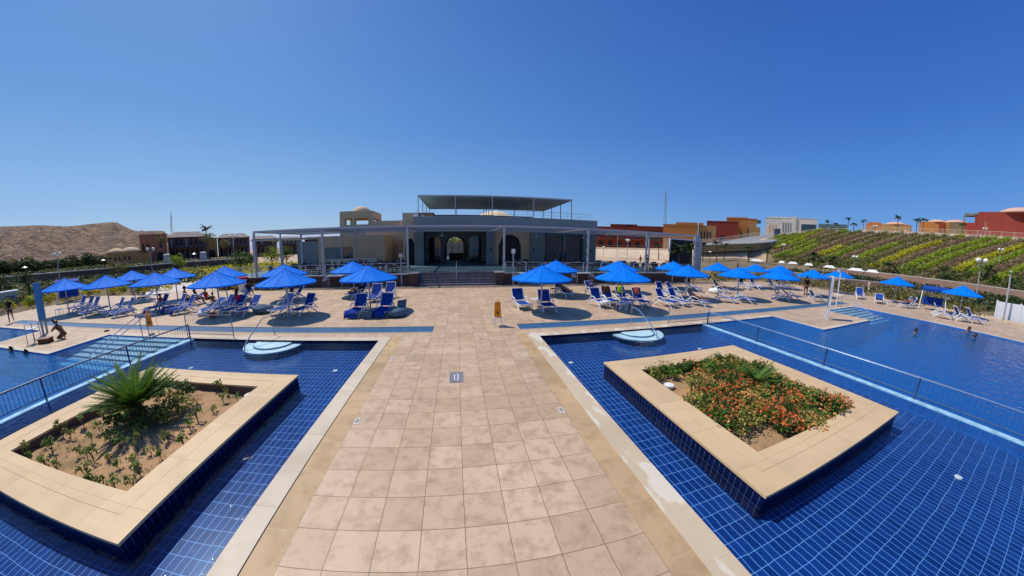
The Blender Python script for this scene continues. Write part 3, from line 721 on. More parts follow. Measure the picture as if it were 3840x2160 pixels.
t = thing('cycad', 'small fan shaped cycad among the orange flowering bushes', 'cycad', (8.05, 5.15, -0.1))
b = MB(); b.tube([(0, 0, -.05), (0, 0, .22)], [.12, .13], 8); b.build('trunk', M['bark'], t)
b = MB()
for i in range(26): frond_mesh(b, (0, 0, .2), 2 * PI * i / 26 + r.uniform(-.15, .15), r.uniform(.6, .85), r.uniform(.3, 1.2), r.uniform(.1, .3), .14, r, 20, 1.0)
b.build('crown', M['frond_bright'], t)
for i, (x, y, s) in enumerate([(7.35, 5.2, .5), (7.6, 4.7, .45), (8.3, 5.8, .42), (7.9, 5.9, .4)]):
    b = MB(); clumps(b, (0, 0, .2), (s, s, .2), 18, 18, .035, r); o = b.build('fern_bush', M['leaf_fresh']); o.location = (x, y, -.1)
    tag(o, 'feathery bright green fern clump beside the small cycad', 'fern', 'ferns beside the small cycad')

# ------------------------------------------------------------------ parasols
def parasol():
    t = thing('parasol', '', 'parasol')
    b = MB(); b.tube([(0, 0, 0.01), (0, 0, 2.36)], .045, 10); b.build('pole', M['pole'], t, smooth=False)
    b = MB(); b.lathe([(.17, 0), (.17, .012), (.07, .03), (.055, .06)], 14); b.build('base_plate', M['pole'], t)
    b = MB(); SEG = 12
    prof = [(0.0, 2.56), (.16, 2.48), (.8, 2.17), (1.67, 1.83), (1.68, 1.76), (1.65, 1.76), (1.64, 1.81), (.8, 2.14), (.14, 2.44), (0, 2.47)]
    b.lathe(prof, SEG, phase=.13); b.build('canopy', M['canvas'], t)
    b = MB()
    for k in range(SEG):
        a = 2 * PI * k / SEG + .13
        b.tube([(math.cos(a) * q, math.sin(a) * q, z + .006) for q, z in prof[1:4]], .012, 4)
    b.build('seam', M['canvas'], t)
    b = MB(); b.lathe([(.05, 2.54), (.05, 2.58), (.02, 2.62), (0, 2.625)], 8); b.build('finial', M['canvas'], t)
    for k in range(6):
        a = 2 * PI * k / 6 + .13; b = MB(); b.tube([(0.05 * math.cos(a), .05 * math.sin(a), 1.95), (.9 * math.cos(a), .9 * math.sin(a), 2.05)], .012, 4); b.build('rib', M['pole'], t)
    return t
PAR = {
 'A1': (-29.4, 15.4, 'nearest the swing seat at the far shaded end of the terrace'),
 'A2': (-25.7, 16.4, 'second along the front row, shading two loungers left of the seated family'),
 'A3': (-28.8, 20.8, 'back row, alone over the lounger piled with clothes'),
 'A4': (-21.2, 17.0, 'front row, beside the family sitting on loungers'),
 'A5': (-23.8, 21.0, 'back row, behind the seated family'),
 'A6': (-14.5, 15.7, 'front row, over the loungers next to the person in pink'),
 'A7': (-18.0, 20.4, 'back row, behind the person in pink'),
 'A8': (-9.65, 15.5, 'front row, over a pair of loungers with a bare round shadow before them'),
 'A9': (-12.9, 20.6, 'back row, over the woman in navy sitting up'),
 'A10': (-8.1, 22.0, 'back row, left of the restaurant steps'),
 'A11': (-5.28, 16.8, 'front row, nearest the walkway on the side of the grey bean bag'),
 'B1': (4.42, 15.6, 'front row, nearest the walkway above two loungers and a small white table'),
 'B2': (6.9, 20.6, 'back row, over the sunbather lying back'),
 'B3': (9.4, 15.4, 'front row, over the lounger with the lime towel'),
 'B4': (12.6, 21.4, 'back row, just behind the one with the lime towel'),
 'B5': (16.6, 17.7, 'front row, over a cluster of five loungers'),
 'B6': (19.4, 22.7, 'back row, near the outdoor screen'),
 'B7': (25.2, 22.4, 'back row, where the flower bed begins'),
 'B8': (21.5, 16.8, 'front row, over the white bean bag'),
 'B9': (31.0, 22.1, 'back row, over two upright loungers facing the camera'),
 'B10': (25.3, 15.5, 'front row, over loungers in deep shade'),
 'B11': (34.5, 21.2, 'back row, hidden behind two others on the garden edge'),
 'B12': (32.7, 16.4, 'beside the standing person in black'),
 'B13': (40.5, 17.1, 'above the pale shower post'),
 'B14': (40.3, 10.9, 'on the poolside deck between the single lounger and the swing seat'),
 'B15': (38.6, 4.9, 'on the poolside deck beside the swing seat, farthest along'),
}
p0 = parasol(); TREE = {}
for c in bpy.data.objects:
    if c.parent is not None: TREE.setdefault(c.parent.name, []).append(c)
for i, (k, (x, y, d)) in enumerate(PAR.items()):
    o = p0 if i == 0 else copy_tree(p0, None, TREE)
    place(o, (x, y, 0), rng.uniform(0, 6.3), 'blue parasol, ' + d, 'blue parasols round the pools')

# ------------------------------------------------------------------ loungers
def lounger(ba=52):
    """front feet near y=0, head end toward +y"""
    t = thing('sun_lounger', '', 'sun lounger')
    w2 = .345; c, s = math.cos(R_(ba)), math.sin(R_(ba))
    b = MB()
    for sx in (-1, 1):
        x = sx * w2
        b.tube([(x, .03, .30), (x, .10, .335), (x, .5, .34), (x, 1.18, .36)], .021, 6)
        b.tube([(x, 1.16, .36), (x, 1.18 + .78 * c, .37 + .78 * s)], .021, 6)
        b.tube([(x, 1.18, .36), (x, 1.5, .33), (x, 1.66, .22)], .021, 6)
    b.tube([(-w2, .04, .30), (w2, .04, .30)], .021, 6); b.tube([(-w2, 1.18 + .78 * c, .37 + .78 * s), (w2, 1.18 + .78 * c, .37 + .78 * s)], .03, 6)
    b.tube([(-w2, 1.62, .25), (w2, 1.62, .25)], .02, 6)
    b.build('frame', M['white'], t)
    for sx in (-1, 1):
        x = sx * w2
        b = MB(); b.tube([(x, .62, .34), (x * 1.04, .34, .16), (x * 1.06, .20, .02), (x * 1.06, .16, .0)], [.036, .036, .034, .034], 6); b.build('leg', M['white'], t)
        b = MB(); b.tube([(x, 1.05, .36), (x * 1.04, 1.36, .16), (x * 1.06, 1.5, .02)], .035, 6); b.build('leg', M['white'], t)
        b = MB(); b.tube([(x * 1.03, .66, .35), (x * 1.1, .80, .52), (x * 1.12, .98, .60), (x * 1.12, 1.22, .60), (x * 1.08, 1.42, .42), (x * 1.05, 1.56, .25)], .03, 6); b.build('armrest', M['white'], t)
    b = MB(); n = 8; h = w2 + .004
    for i in range(n):
        y0 = .06 + 1.08 * i / n; y1 = .06 + 1.08 * (i + 1) / n; z0 = .368 - .03 * math.sin(PI * i / n); z1 = .368 - .03 * math.sin(PI * (i + 1) / n)
        b.add([(-h, y0, z0), (h, y0, z0), (h, y1, z1), (-h, y1, z1)], [(0, 1, 2, 3)])
    b.build('seat', M['sling'], t, smooth=True)
    b = MB(); m_ = 6
    for i in range(m_):
        q0 = .03 + .72 * i / m_; q1 = .03 + .72 * (i + 1) / m_; hh = h - (.03 if i == m_ - 1 else 0)
        b.add([(-h, 1.18 + q0 * c, .392 + q0 * s), (h, 1.18 + q0 * c, .392 + q0 * s), (hh, 1.18 + q1 * c, .392 + q1 * s), (-hh, 1.18 + q1 * c, .392 + q1 * s)], [(0, 1, 2, 3)])
    b.build('backrest', M['sling'], t, smooth=True)
    return t
LP = {52: lounger(52), 62: lounger(62), 34: lounger(34), 6: lounger(6)}
USED = set(); TREE = {}
for c in bpy.data.objects:
    if c.parent is not None: TREE.setdefault(c.parent.name, []).append(c)
LOUNGE = [  # x, y of the foot end, bearing the foot points to, back angle, label
 (-30.1, 15.6, -172, 62, 'beside the small square side table near the swing seat'), (-28.6, 15.3, -170, 62, 'middle of the three nearest the swing seat'), (-27.4, 15.0, -168, 62, 'third of the three nearest the swing seat'),
 (-25.9, 14.2, -165, 6, 'all white and folded flat, in the sun before the second parasol'),
 (-24.0, 14.6, -158, 62, 'first of the pair under the second parasol in front'), (-22.7, 14.4, -158, 62, 'second of the pair under the second parasol in front'),
 (-26.8, 18.9, -150, 34, 'piled with clothes, alone under the back parasol'),
 (-20.9, 15.7, -162, 62, 'with a child at its head beside the family'), (-19.4, 15.8, -155, 62, 'draped with a blue towel beside the family'), (-18.2, 15.4, -155, 62, 'last of the family group, towel touching the floor'), (-20.3, 18.0, -150, 34, 'carrying the four seated people'),
 (-15.9, 15.4, -165, 34, 'with a cream pillow on the floor at its foot'), (-15.0, 15.5, -165, 52, 'nearest the pole beside the person in pink'), (-14.0, 15.2, -165, 52, 'with a dark red bag at its side'), (-13.0, 15.2, -162, 52, 'next to the crumpled grey bean bag'), (-17.3, 19.8, -146, 34, 'in the back row with the person in navy'),
 (-10.75, 15.35, -160, 62, 'first of the lone pair with the bare round shadow'), (-9.35, 15.2, -157, 62, 'second of the lone pair with the bare round shadow'), (-12.6, 19.3, -135, 52, 'under the woman in navy who sits up'),
 (-8.1, 20.3, -140, 52, 'behind, with a sunbather lying on it'), (-5.9, 18.8, -176, 62, 'upright in the shade between the two parasols by the steps'), (-5.2, 19.6, -172, 62, 'behind and beside another upright one by the steps'),
 (-5.75, 14.7, -172, 62, 'with a rumpled blue towel on the seat, nearest the bag'), (-4.25, 14.8, -174, 62, 'between the bag and the grey bean bag'),
 (3.62, 15.75, 170, 62, 'in the sun beside the small white table nearest the walkway'), (4.85, 15.05, 178, 62, 'by the parasol pole with the round shadow before it'), (7.75, 19.3, 155, 52, 'with the sunbather lying back on it'),
 (8.5, 15.45, 172, 62, 'with a crumpled white towel on the seat'), (9.35, 15.75, 176, 62, 'with dark red clothes hung over its back'), (10.35, 15.7, 178, 62, 'with the lime green towel over its back'), (11.25, 15.1, 178, 62, 'with bright clothes and a blue towel over its back'),
 (9.9, 19.2, 170, 52, 'behind, with a person seen from behind'), 
 (13.2, 14.75, 160, 62, 'first in front of the cluster of five, bright blue seat'), (14.3, 14.8, 160, 62, 'second in front of the cluster of five'), (15.9, 14.5, 150, 52, 'with a sunbather stretched toward the pool gate'), (15.6, 18.0, 165, 62, 'behind the first of the cluster, upright'), (17.0, 18.2, 155, 52, 'behind the second of the cluster, leaning back'),
 (20.8, 20.0, 140, 52, 'small and white framed beside the white bean bag'), (23.2, 18.9, 140, 52, 'in dark shade behind the white bean bag'), (19.4, 15.1, 140, 62, 'showing its wavy white arm beside the parasol pole'), (20.9, 14.6, 140, 62, 'with dark clothes over its back behind the wavy one'),
 (28.2, 20.3, 175, 62, 'upright and facing the pool with a dark cover'), (29.9, 20.1, 172, 62, 'upright, next to the one with the dark cover'),
 (33.4, 20.0, 165, 52, 'by the flower bed, half hidden by a parasol pole'), (34.9, 19.3, 140, 52, 'by the flower bed, reclined beside the half hidden one'),
 (25.9, 14.5, 135, 52, 'in deep shade on the front row'), (27.7, 14.6, 130, 34, 'in deep shade stretched along the channel'), (29.7, 13.3, 130, 52, 'with a purple seat beside the standing person in black'),
 (37.0, 13.1, -120, 62, 'bright blue and alone on the poolside deck'), (35.9, 11.0, -110, 34, 'flat and covered with a dark cloth beside the poolside table'), (36.4, 9.2, -70, 52, 'with the reclining sunbather on the poolside deck'),
 (34.6, 4.7, 165, 62, 'first of the three by the swing seat'), (35.3, 3.4, 150, 62, 'middle of the three by the swing seat'), (35.9, 2.6, 150, 62, 'last of the three by the swing seat'),
]
for (x, y, ang, ba, d) in LOUNGE:
    p = LP[ba]
    o = p if ba not in USED else copy_tree(p, None, TREE); USED.add(ba)
    place(o, (x, y, 0), R_(180 - ang), ('white sun lounger ' if ba == 6 else 'white and navy sun lounger ') + d, 'sun loungers on the pool terrace')
def towel(name, label, x, y, ang, m, part='seat', w=.6, ba=62, z=0.0, seed=1, y0=.1, y1=1.1):
    r = random.Random(seed); b = MB(); n = 12; q = 7; vs = []
    c, s = math.cos(R_(ba)), math.sin(R_(ba))
    for j in range(n + 1):
        for i in range(q + 1):
            u = -w / 2 + w * i / q; t_ = j / n
            if part == 'seat': yy = lerp(y0, y1, t_); zz = .39 + .035 * abs(nz(u, yy, 9)) + z
            elif part == 'back':
                l = lerp(.30, .95, t_)
                if l < .80: yy = 1.18 + l * c - .03; zz = .425 + l * s
                else: yy = 1.18 + .80 * c + .05; zz = .425 + .80 * s - (l - .80) * 1.2
                zz += .02 * nz(u, l, 9)
            else: yy = lerp(-.12, .9, t_); zz = .40 + .03 * nz(u, yy, 8) if yy > .02 else .38 - (.02 - yy) * 2.2
            if abs(i - q / 2) > q / 2 - .6 and part != 'back': zz -= r.uniform(.0, .10)
            vs.append((u, yy + r.uniform(-.01, .01), zz))
    b.add(vs, [(j * (q + 1) + i, j * (q + 1) + i + 1, (j + 1) * (q + 1) + i + 1, (j + 1) * (q + 1) + i) for j in range(n) for i in range(q)])
    o = b.build(name, M[m], smooth=True); o.location = (x, y, 0); o.rotation_euler = (0, 0, R_(180 - ang))
    md = o.modifiers.new('solid', 'SOLIDIFY'); md.thickness = .02
    tag(o, label, 'towel')
towel('towel', 'bright lime green towel hung over a lounger back', 10.35, 15.7, 178, 'lime', 'back', .44)
towel('towel', 'rumpled royal blue towel on the lounger beside the bag', -5.75, 14.7, -172, 'towel_blue', 'foot', .68, seed=2)
towel('towel', 'dark blue towel covering the lounger next to the grey bean bag', -4.25, 14.8, -174, 'towel_blue', 'foot', .7, seed=3)
towel('towel', 'blue towel hanging from the foot of the last lounger of the family', -18.2, 15.4, -155, 'towel_blue', 'foot', .7, seed=4)
towel('towel', 'blue towel spread over the lounger between the family ones', -19.4, 15.8, -155, 'towel_blue', 'foot', .7, seed=5)
towel('towel', 'blue towel on the lounger nearest the family parasol pole', -20.9, 15.7, -162, 'towel_blue', 'foot', .7, seed=6)
towel('towel', 'crumpled white towel on a lounger seat under the front parasol', 8.5, 15.45, 172, 'whitec', 'seat', .5, y0=.1, y1=.5)
towel('towel', 'dark red and black clothes hung over a lounger back', 9.35, 15.75, 176, 'brown', 'back', .5)
towel('towel', 'orange and brown clothes hung over the end lounger back', 11.25, 15.1, 178, 'orangec', 'back', .36)
towel('towel', 'bright blue towel on the first lounger of the cluster of five', 13.2, 14.75, 160, 'towel_blue', 'seat', .6)
towel('towel', 'dark cloth spread over the flat lounger on the poolside deck', 35.9, 11.0, -110, 'navy', 'seat', .6)
towel('towel', 'dark clothes over the back of the lounger behind the wavy one', 20.9, 14.6, 140, 'black', 'back', .55)
towel('towel', 'dark cover over the upright lounger facing the pool', 28.2, 20.3, 175, 'black', 'back', .6)
towel('towel', 'purple towel on the lounger beside the person in black', 29.7, 13.3, 130, 'navy', 'seat', .6)
towel('towel', 'pile of dark clothes on the lone back row lounger', -26.8, 18.9, -150, 'black', 'seat', .5, z=.06, y0=.5, y1=1.2)

def beanbag(label, x, y, m, s=1.0, back=True, rz=0.0, mb_=None):
    t = thing('bean_bag', label, 'bean bag', (x, y, 0), rz)
    b = MB(); r = random.Random(int(x * 10)); prof = [(.0, 0), (.42, .01), (.55, .12), (.56, .24), (.45, .36), (.25, .42), (0, .44)]
    b.lathe([(a * s, z * s) for a, z in prof], 20); b.v = [(p[0] * (1 + .08 * nz(p[0], p[1], 5)), p[1] * (1 + .08 * nz(p[1], p[2], 6)), p[2] * (1 + .10 * nz(p[0], p[1], 7))) for p in b.v]
    b.build('cushion', M[m], t, smooth=True)
    if back:
        b = MB(); b.add([(-.02, .30, .2), (.42, .36, .25), (.5, .52, .78), (.02, .48, .72), (-.02, .42, .2), (.42, .5, .25), (.5, .60, .76), (.02, .58, .70)], [(0, 1, 2, 3), (7, 6, 5, 4), (0, 4, 5, 1), (1, 5, 6, 2), (2, 6, 7, 3), (3, 7, 4, 0)])
        b.build('back_cushion', M[m], t)
beanbag('slate grey bean bag with a raised square back beside the walkway', -3.45, 15.3, 'beanbag', 1.05)
beanbag('crumpled grey bean bag lying flat near the person in pink', -11.9, 16.3, 'beanbag', 1.1, False)
beanbag('white bean bag lying between loungers in the sun', 21.6, 19.3, 'whitec', 1.05, False)
beanbag('cream bean bag on the floor by the parasol beside the person in pink', -15.7, 15.6, 'whitec', .7, False)
t = thing('beach_bag', 'grey woven beach bag standing at a parasol pole', 'bag', (-4.85, 14.75, 0)); b = MB()
b.add([(-.22, -.1, 0), (.22, -.1, 0), (.22, .1, 0), (-.22, .1, 0), (-.3, -.14, .42), (.28, -.12, .38), (.3, .13, .42), (-.28, .14, .40)], [(0, 3, 2, 1), (0, 1, 5, 4), (1, 2, 6, 5), (2, 3, 7, 6), (3, 0, 4, 7), (4, 5, 6, 7)]); b.build('body', M['beanbag'], t)
b = MB(); b.tube([(-.12, -.12, .38), (-.08, -.13, .58), (.08, -.13, .58), (.12, -.12, .38)], .012, 5); b.build('handle', M['greyc'], t)
b = MB(); b.lathe([(.12, 0), (.2, .1), (.18, .26), (.05, .32), (0, .33)], 10); o = b.build('beach_bag', M['redc'], smooth=True); o.location = (-14.45, 14.95, 0); tag(o, 'small dark red bag beside a lounger', 'bag')

def side_table(label, x, y, m='white', h=.45, s=.22, nm='side_table'):
    t = thing(nm, label, 'side table', (x, y, 0), .1)
    b = MB(); b.box(-s, s, -s, s, h - .03, h); b.build('table_top', M[m], t)
    for sx in (-1, 1):
        for sy in (-1, 1): b = MB(); b.tube([(sx * (s - .04), sy * (s - .04), h - .03), (sx * (s - .02), sy * (s - .02), 0)], .018, 5); b.build('leg', M[m], t)
    return t
side_table('small white side table between the two loungers nearest the walkway', 4.4, 16.9)
side_table('small brown stool beside the lying sunbather', 6.75, 20.6, 'brown', .5, .2)
side_table('square white side table near the swing seat with things on it', -29.7, 14.85)
side_table('white side table between lounger pair with the bare round shadow', -10.0, 15.3)
side_table('white side table in front of the lime towel lounger', 9.6, 15.0)
side_table('white side table beside the parasol pole under the lime towel group', 9.1, 14.95)
side_table('white side table loaded with bottles beside the family towels', -20.2, 15.2)
side_table('white side table between the two poolside deck loungers', 36.2, 10.2)
side_table('white side table among the three loungers by the swing seat', 35.1, 4.0)
side_table('white stool carrying the yellow wet floor sign', 1.64, 12.95, 'white', .44, .19, 'stool')

# wet floor signs
def wetsign(label, x, y, z, s=1.0, rz=0.0):
    t = thing('wet_floor_sign', label, 'floor sign', (x, y, z), rz)
    for sg in (-1, 1):
        b = MB(); poly = [(-.15 * s, 0), (.15 * s, 0), (.115 * s, .62 * s), (-.115 * s, .62 * s)]
        o = (0, sg * .13 * s, 0); b.plate(poly, o, (1, 0, 0), Vector((0, -sg * .19, 1)).normalized(), (0, sg * .012, 0)); b.build('panel', M['orange'], t)
        b = MB(); P = []
        u = Vector((0, -sg * .19, 1)).normalized(); oo = Vector((0, sg * .144 * s, 0))
        b.plate([(-.055 * s, .12 * s), (.055 * s, .12 * s), (.0, .30 * s)], oo, (1, 0, 0), u, (0, sg * .003, 0)); b.build('symbol', M['brown'], t)
    b = MB(); b.tube([(-.06 * s, 0, .62 * s), (-.05 * s, 0, .70 * s), (.05 * s, 0, .70 * s), (.06 * s, 0, .62 * s)], .015 * s, 5); b.build('handle', M['orange'], t)
wetsign('orange folding wet floor sign standing on a white stool', 1.64, 12.95, .44, 1.1, -.12)
wetsign('orange folding wet floor sign hanging inside the steel step rail', -15.55, 11.75, .35, 1.05, .92)

# ------------------------------------------------------------------ people
def skinned(name, J, edges, m, parent, root=0, lv=2):
    me = bpy.data.meshes.new(name); me.from_pydata([j[:3] for j in J], edges, [])
    me.materials.append(m)
    o = bpy.data.objects.new(name, me); link(o, parent)
    md = o.modifiers.new('skin', 'SKIN'); md.use_smooth_shade = True; md.branch_smoothing = .3
    if not me.skin_vertices: me.skin_vertices.new()
    for i, v in enumerate(me.skin_vertices[0].data):
        rr = J[i][3]; v.radius = (rr, rr) if not isinstance(rr, tuple) else rr; v.use_root = (i == root)
    sd = o.modifiers.new('sub', 'SUBSURF'); sd.levels = lv; sd.render_levels = lv
    return o
POSE = {  # joints as (x, y, z); the figure faces -y. hips, knees, ankles, toes, shoulders, elbows, wrists
 'stand': dict(pel=(0, 0, .93), che=(0, .01, 1.27), nek=(0, .01, 1.48), hd=(0, -.02, 1.64), k=[(-.11, 0, .50), (.11, 0, .50)], a=[(-.12, .03, .08), (.12, .03, .08)], e=[(-.25, .02, 1.15), (.25, .02, 1.15)], w=[(-.26, -.06, .90), (.26, -.06, .90)]),
 'walk': dict(pel=(0, 0, .93), che=(0, -.02, 1.27), nek=(0, -.02, 1.48), hd=(0, -.06, 1.64), k=[(-.10, -.18, .52), (.10, .08, .50)], a=[(-.10, -.30, .10), (.10, .40, .16)], e=[(-.25, .10, 1.16), (.25, -.10, 1.16)], w=[(-.26, .16, .92), (.24, -.28, .98)]),
 'sit': dict(pel=(0, 0, .42), che=(0, .06, .76), nek=(0, .05, .97), hd=(0, .01, 1.13), k=[(-.14, -.42, .46), (.14, -.42, .46)], a=[(-.14, -.46, .06), (.14, -.46, .06)], e=[(-.25, .0, .66), (.25, .0, .66)], w=[(-.18, -.25, .52), (.18, -.25, .52)]),
 'crouch': dict(pel=(0, .12, .30), che=(0, -.14, .58), nek=(0, -.26, .74), hd=(0, -.36, .86), k=[(-.16, -.24, .42), (.18, -.2, .10)], a=[(-.16, .0, .07), (.18, .28, .07)], e=[(-.24, -.36, .42), (.24, -.40, .44)], w=[(-.12, -.56, .48), (.12, -.56, .50)]),
 'recline': dict(pel=(0, 1.0, .46), che=(0, 1.28, .66), nek=(0, 1.42, .83), hd=(0, 1.47, .98), k=[(-.11, .62, .66), (.11, .58, .52)], a=[(-.11, .30, .42), (.11, .14, .43)], e=[(-.26, 1.16, .62), (.26, 1.16, .62)], w=[(-.14, .95, .62), (.14, .95, .62)]),
 'swim': dict(pel=(0, .28, -.30), che=(0, .10, -.10), nek=(0, .02, .06), hd=(0, -.02, .20), k=[(-.12, .55, -.5), (.12, .6, -.45)], a=[(-.14, .9, -.6), (.14, .95, -.55)], e=[(-.36, -.06, -.06), (.36, -.06, -.06)], w=[(-.52, -.30, -.02), (.56, -.22, -.02)]),
}
def person(label, pose, loc, rz=0.0, skin='skin', top=None, bottom='navy', hair='hair', long_hair=False, sc_=1.0, group=None):
    t = thing('person', label, 'person', loc, rz, group); t.scale = (sc_,) * 3
    P = POSE[pose]; V = Vector
    pel, che, nek, hd = (V(P[q]) for q in ('pel', 'che', 'nek', 'hd'))
    J = [(*pel, .125), (*pel.lerp(che, .5), .115), (*che, .135), (*nek, .058), (*hd.lerp(nek, .3), .07), (*hd, .098), (*(hd + (hd - nek).normalized() * .07), .075)]
    E = [(0, 1), (1, 2), (2, 3), (3, 4), (4, 5), (5, 6)]
    for s, (k, a, e, w_) in zip((-1, 1), zip(P['k'], P['a'], P['e'], P['w'])):
        k, a, e, w_ = V(k), V(a), V(e), V(w_)
        hip = pel + V((s * .10, 0, -.05)); sho = che.lerp(nek, .55) + V((s * .17, 0, 0)); n = len(J)
        toe = a + V((0, -.17, -.04)) if pose not in ('recline', 'swim') else a + V((0, -.02, .15))
        J += [(*hip, .088), (*k, .058), (*k.lerp(a, .35), .055), (*a, .036), (*toe, .032), (*sho, .060), (*e, .042), (*w_, .028)]
        E += [(0, n), (n, n + 1), (n + 1, n + 2), (n + 2, n + 3), (n + 3, n + 4), (2, n + 5), (n + 5, n + 6), (n + 6, n + 7)]
        d = (w_ - e).normalized(); palm_ = w_ + d * .07; sd = d.cross(V((0, 0, 1))).normalized() if abs(d.z) < .95 else V((1, 0, 0))
        J.append((*palm_, .03)); E.append((n + 7, n + 8))
        for f in range(4):
            q = len(J); tip = palm_ + d * (.085 - .008 * abs(f - 1)) + sd * (f - 1.5) * .022; md_ = palm_ + d * .045 + sd * (f - 1.5) * .02
            J += [(*md_, .0095), (*tip, .008)]; E += [(n + 8, q), (q, q + 1)]
        q = len(J); J.append((*(w_ + d * .05 - sd * .05), .010)); E.append((n + 7, q))
    skinned('body', J, E, M[skin], t)
    up = (hd - nek).normalized(); fw = V((0, -1, 0)) - up * V((0, -1, 0)).dot(up); fw.normalize(); sdv = up.cross(fw)
    for s in (-1, 1):
        b = MB(); b.obox(tuple(hd + fw * .088 + sdv * s * .032 + up * .012), .022, .012, .012); b.build('eye', M['hair'], t)
        b = MB(); b.obox(tuple(hd + sdv * s * .098), .015, .03, .05); b.build('ear', M[skin], t)
    b = MB(); b.tube([hd + fw * .09 + up * .01, hd + fw * .118 - up * .022], [.01, .016], 5); b.build('nose', M[skin], t)
    b = MB(); b.obox(tuple(hd + fw * .088 - up * .052), .045, .012, .010); b.build('mouth', M['brown'], t)
    H = [(*(hd - fw * .02 + up * .075), .085), (*(hd - fw * .045 + up * .02), .092), (*(hd - fw * .06 - up * .04), .07)]; HE = [(0, 1), (1, 2)]
    if long_hair: H += [(*(nek - fw * .08), .07), (*(che - fw * .11 + V((0, 0, .08))), .06)]; HE += [(2, 3), (3, 4)]
    skinned('hair', H, HE, M[hair], t, 1)
    if top:
        J2 = [(*pel.lerp(che, .1), .137), (*pel.lerp(che, .5), .128), (*che, .147), (*che.lerp(nek, .6), .085)]; E2 = [(0, 1), (1, 2), (2, 3)]
        for s, e in zip((-1, 1), P['e']):
            sho = che.lerp(nek, .55) + V((s * .17, 0, 0)); n = len(J2); J2 += [(*sho, .072), (*sho.lerp(V(e), .6), .056)]; E2 += [(2, n), (n, n + 1)]
        skinned('shirt', J2, E2, M[top], t, 0)
    if bottom:
        J3 = [(*pel.lerp(che, .12), .132), (*pel, .136)]; E3 = [(0, 1)]
        for s, k in zip((-1, 1), P['k']):
            hip = pel + V((s * .10, 0, -.05)); n = len(J3); J3 += [(*hip, .1), (*hip.lerp(V(k), .62), .08)]; E3 += [(1, n), (n, n + 1)]
        skinned('shorts', J3, E3, M[bottom], t, 1)
    return t
person('person crouching at the poolside bending over the white crate', 'crouch', (-20.4, 10.1, 0), R_(-80), 'skin', 'brown', 'brown')
person('person in dark clothes striding along the far end of the terrace', 'walk', (-31.9, 12.35, 0), R_(60), 'skin', 'black', 'navy')
person('child in dark red sitting at the head of a lounger', 'sit', (-21.35, 17.3, .05), R_(20), 'skin', 'redc', 'navy', long_hair=True, sc_=.8)
person('bare backed person sitting largest in the family row', 'sit', (-20.35, 18.7, 0), R_(160), 'skin', None, 'black', sc_=1.1)
person('person with long dark hair in brown sitting beside the bare backed one', 'sit', (-19.55, 18.9, 0), R_(150), 'skin', 'brown', 'black', long_hair=True, sc_=1.05)
person('person in dark red sitting third in the family row', 'sit', (-18.6, 18.9, 0), R_(170), 'skin', 'redc', 'black')
person('small child sitting last in the family row', 'sit', (-17.7, 18.6, 0), R_(190), 'skin', 'brown', 'black', sc_=.72)
person('person in a bright pink top among the front row loungers', 'sit', (-13.95, 16.7, .12), R_(170), 'skin', 'pink', 'black', long_hair=True)
person('person in a navy head scarf and top in the back row', 'sit', (-16.8, 21.5, .1), R_(200), 'skin', 'navy', 'navy', 'navy', True, 1.05)
person('woman in a navy swimsuit sitting up on a back row lounger', 'sit', (-12.1, 20.0, 0), R_(-40), 'skin2', 'navy', 'black', long_hair=True, sc_=1.05)
person('sunbather lying on the dark lounger left of the steps', 'recline', (-8.1, 20.3, 0), R_(180 + 140), 'skin', 'navy', 'navy')
person('sunbather with a white cap lying back in the shade right of the walkway', 'recline', (7.75, 19.3, 0), R_(180 - 155), 'skin', None, 'black', 'whitec')
person('person seen from behind in grey beside the brown towel', 'sit', (9.7, 20.2, 0), R_(150), 'skin', 'greyc', 'brown')
person('sunbather in dark clothes stretched toward the pool gate', 'recline', (15.9, 14.5, 0), R_(180 - 150), 'skin', 'navy', 'black')
person('sunbather in black lying under the parasol by the bean bag', 'recline', (23.2, 18.9, 0), R_(180 - 140), 'skin', 'black', 'black')
person('tall person in black standing at the edge of the shade', 'stand', (30.7, 15.9, 0), R_(140), 'skin', 'black', 'black', sc_=1.12)
person('sunbather reclining on the poolside deck lounger', 'recline', (36.4, 9.2, 0), R_(180 + 70), 'skin', None, 'black')
person('swimmer with wet dark hair near the peninsula corner', 'swim', (-21.5, 8.0, -.16), R_(200), 'skin', None, None)
person('swimmer reaching an arm toward the peninsula edge', 'swim', (-20.0, 8.05, -.20), R_(160), 'skin', None, None)
person('pale swimmer in orange in the middle of the deep pool', 'swim', (24.4, 5.1, -.10), R_(30), 'skin2', 'orangec', None)
person('swimmer looking up beside the poolside deck', 'swim', (29.9, 3.0, -.05), R_(-60), 'skin', None, None)
person('swimmer in black bending forward in the deep pool', 'swim', (27.9, 2.4, -.12), R_(60), 'skin', 'black', 'black')

# ------------------------------------------------------------------ rails, signs and posts by the pools
def pool_fence(label, x, y0, y1, inward):
    t = thing('pool_fence', label, 'fence', (x, y1, 0))
    zt, zb = 0.63, 0.10; L = y1 - y0; n = 9
    b = MB(); b.tube([(0, 0, zt), (0, -L, zt)], .026, 8); b.build('top_rail', M['chrome'] if inward > 0 else M['railblue'], t)
    b = MB(); b.tube([(0, 0, .10), (0, -L, .10)], .016, 6); b.build('bottom_rail', M['railblue'], t)
    ys = [0.0]
    while ys[-1] < L - .1: ys.append(min(L, ys[-1] + 3.0))
    for i, y in enumerate(ys):
        b = MB(); b.tube([(0, -y, -.3), (0, -y, zt)], .03, 6); b.build('post', M['railblue'], t)
        if i:
            b = MB(); q = ys[i - 1] + .12
            while q < y - .03: b.tube([(0, -q, .10), (0, -q, zt)], .0075 if inward < 0 else .0042, 4); q += .125 if inward < 0 else .14
            b.build('baluster_panel', M['railblue'], t)
    return t
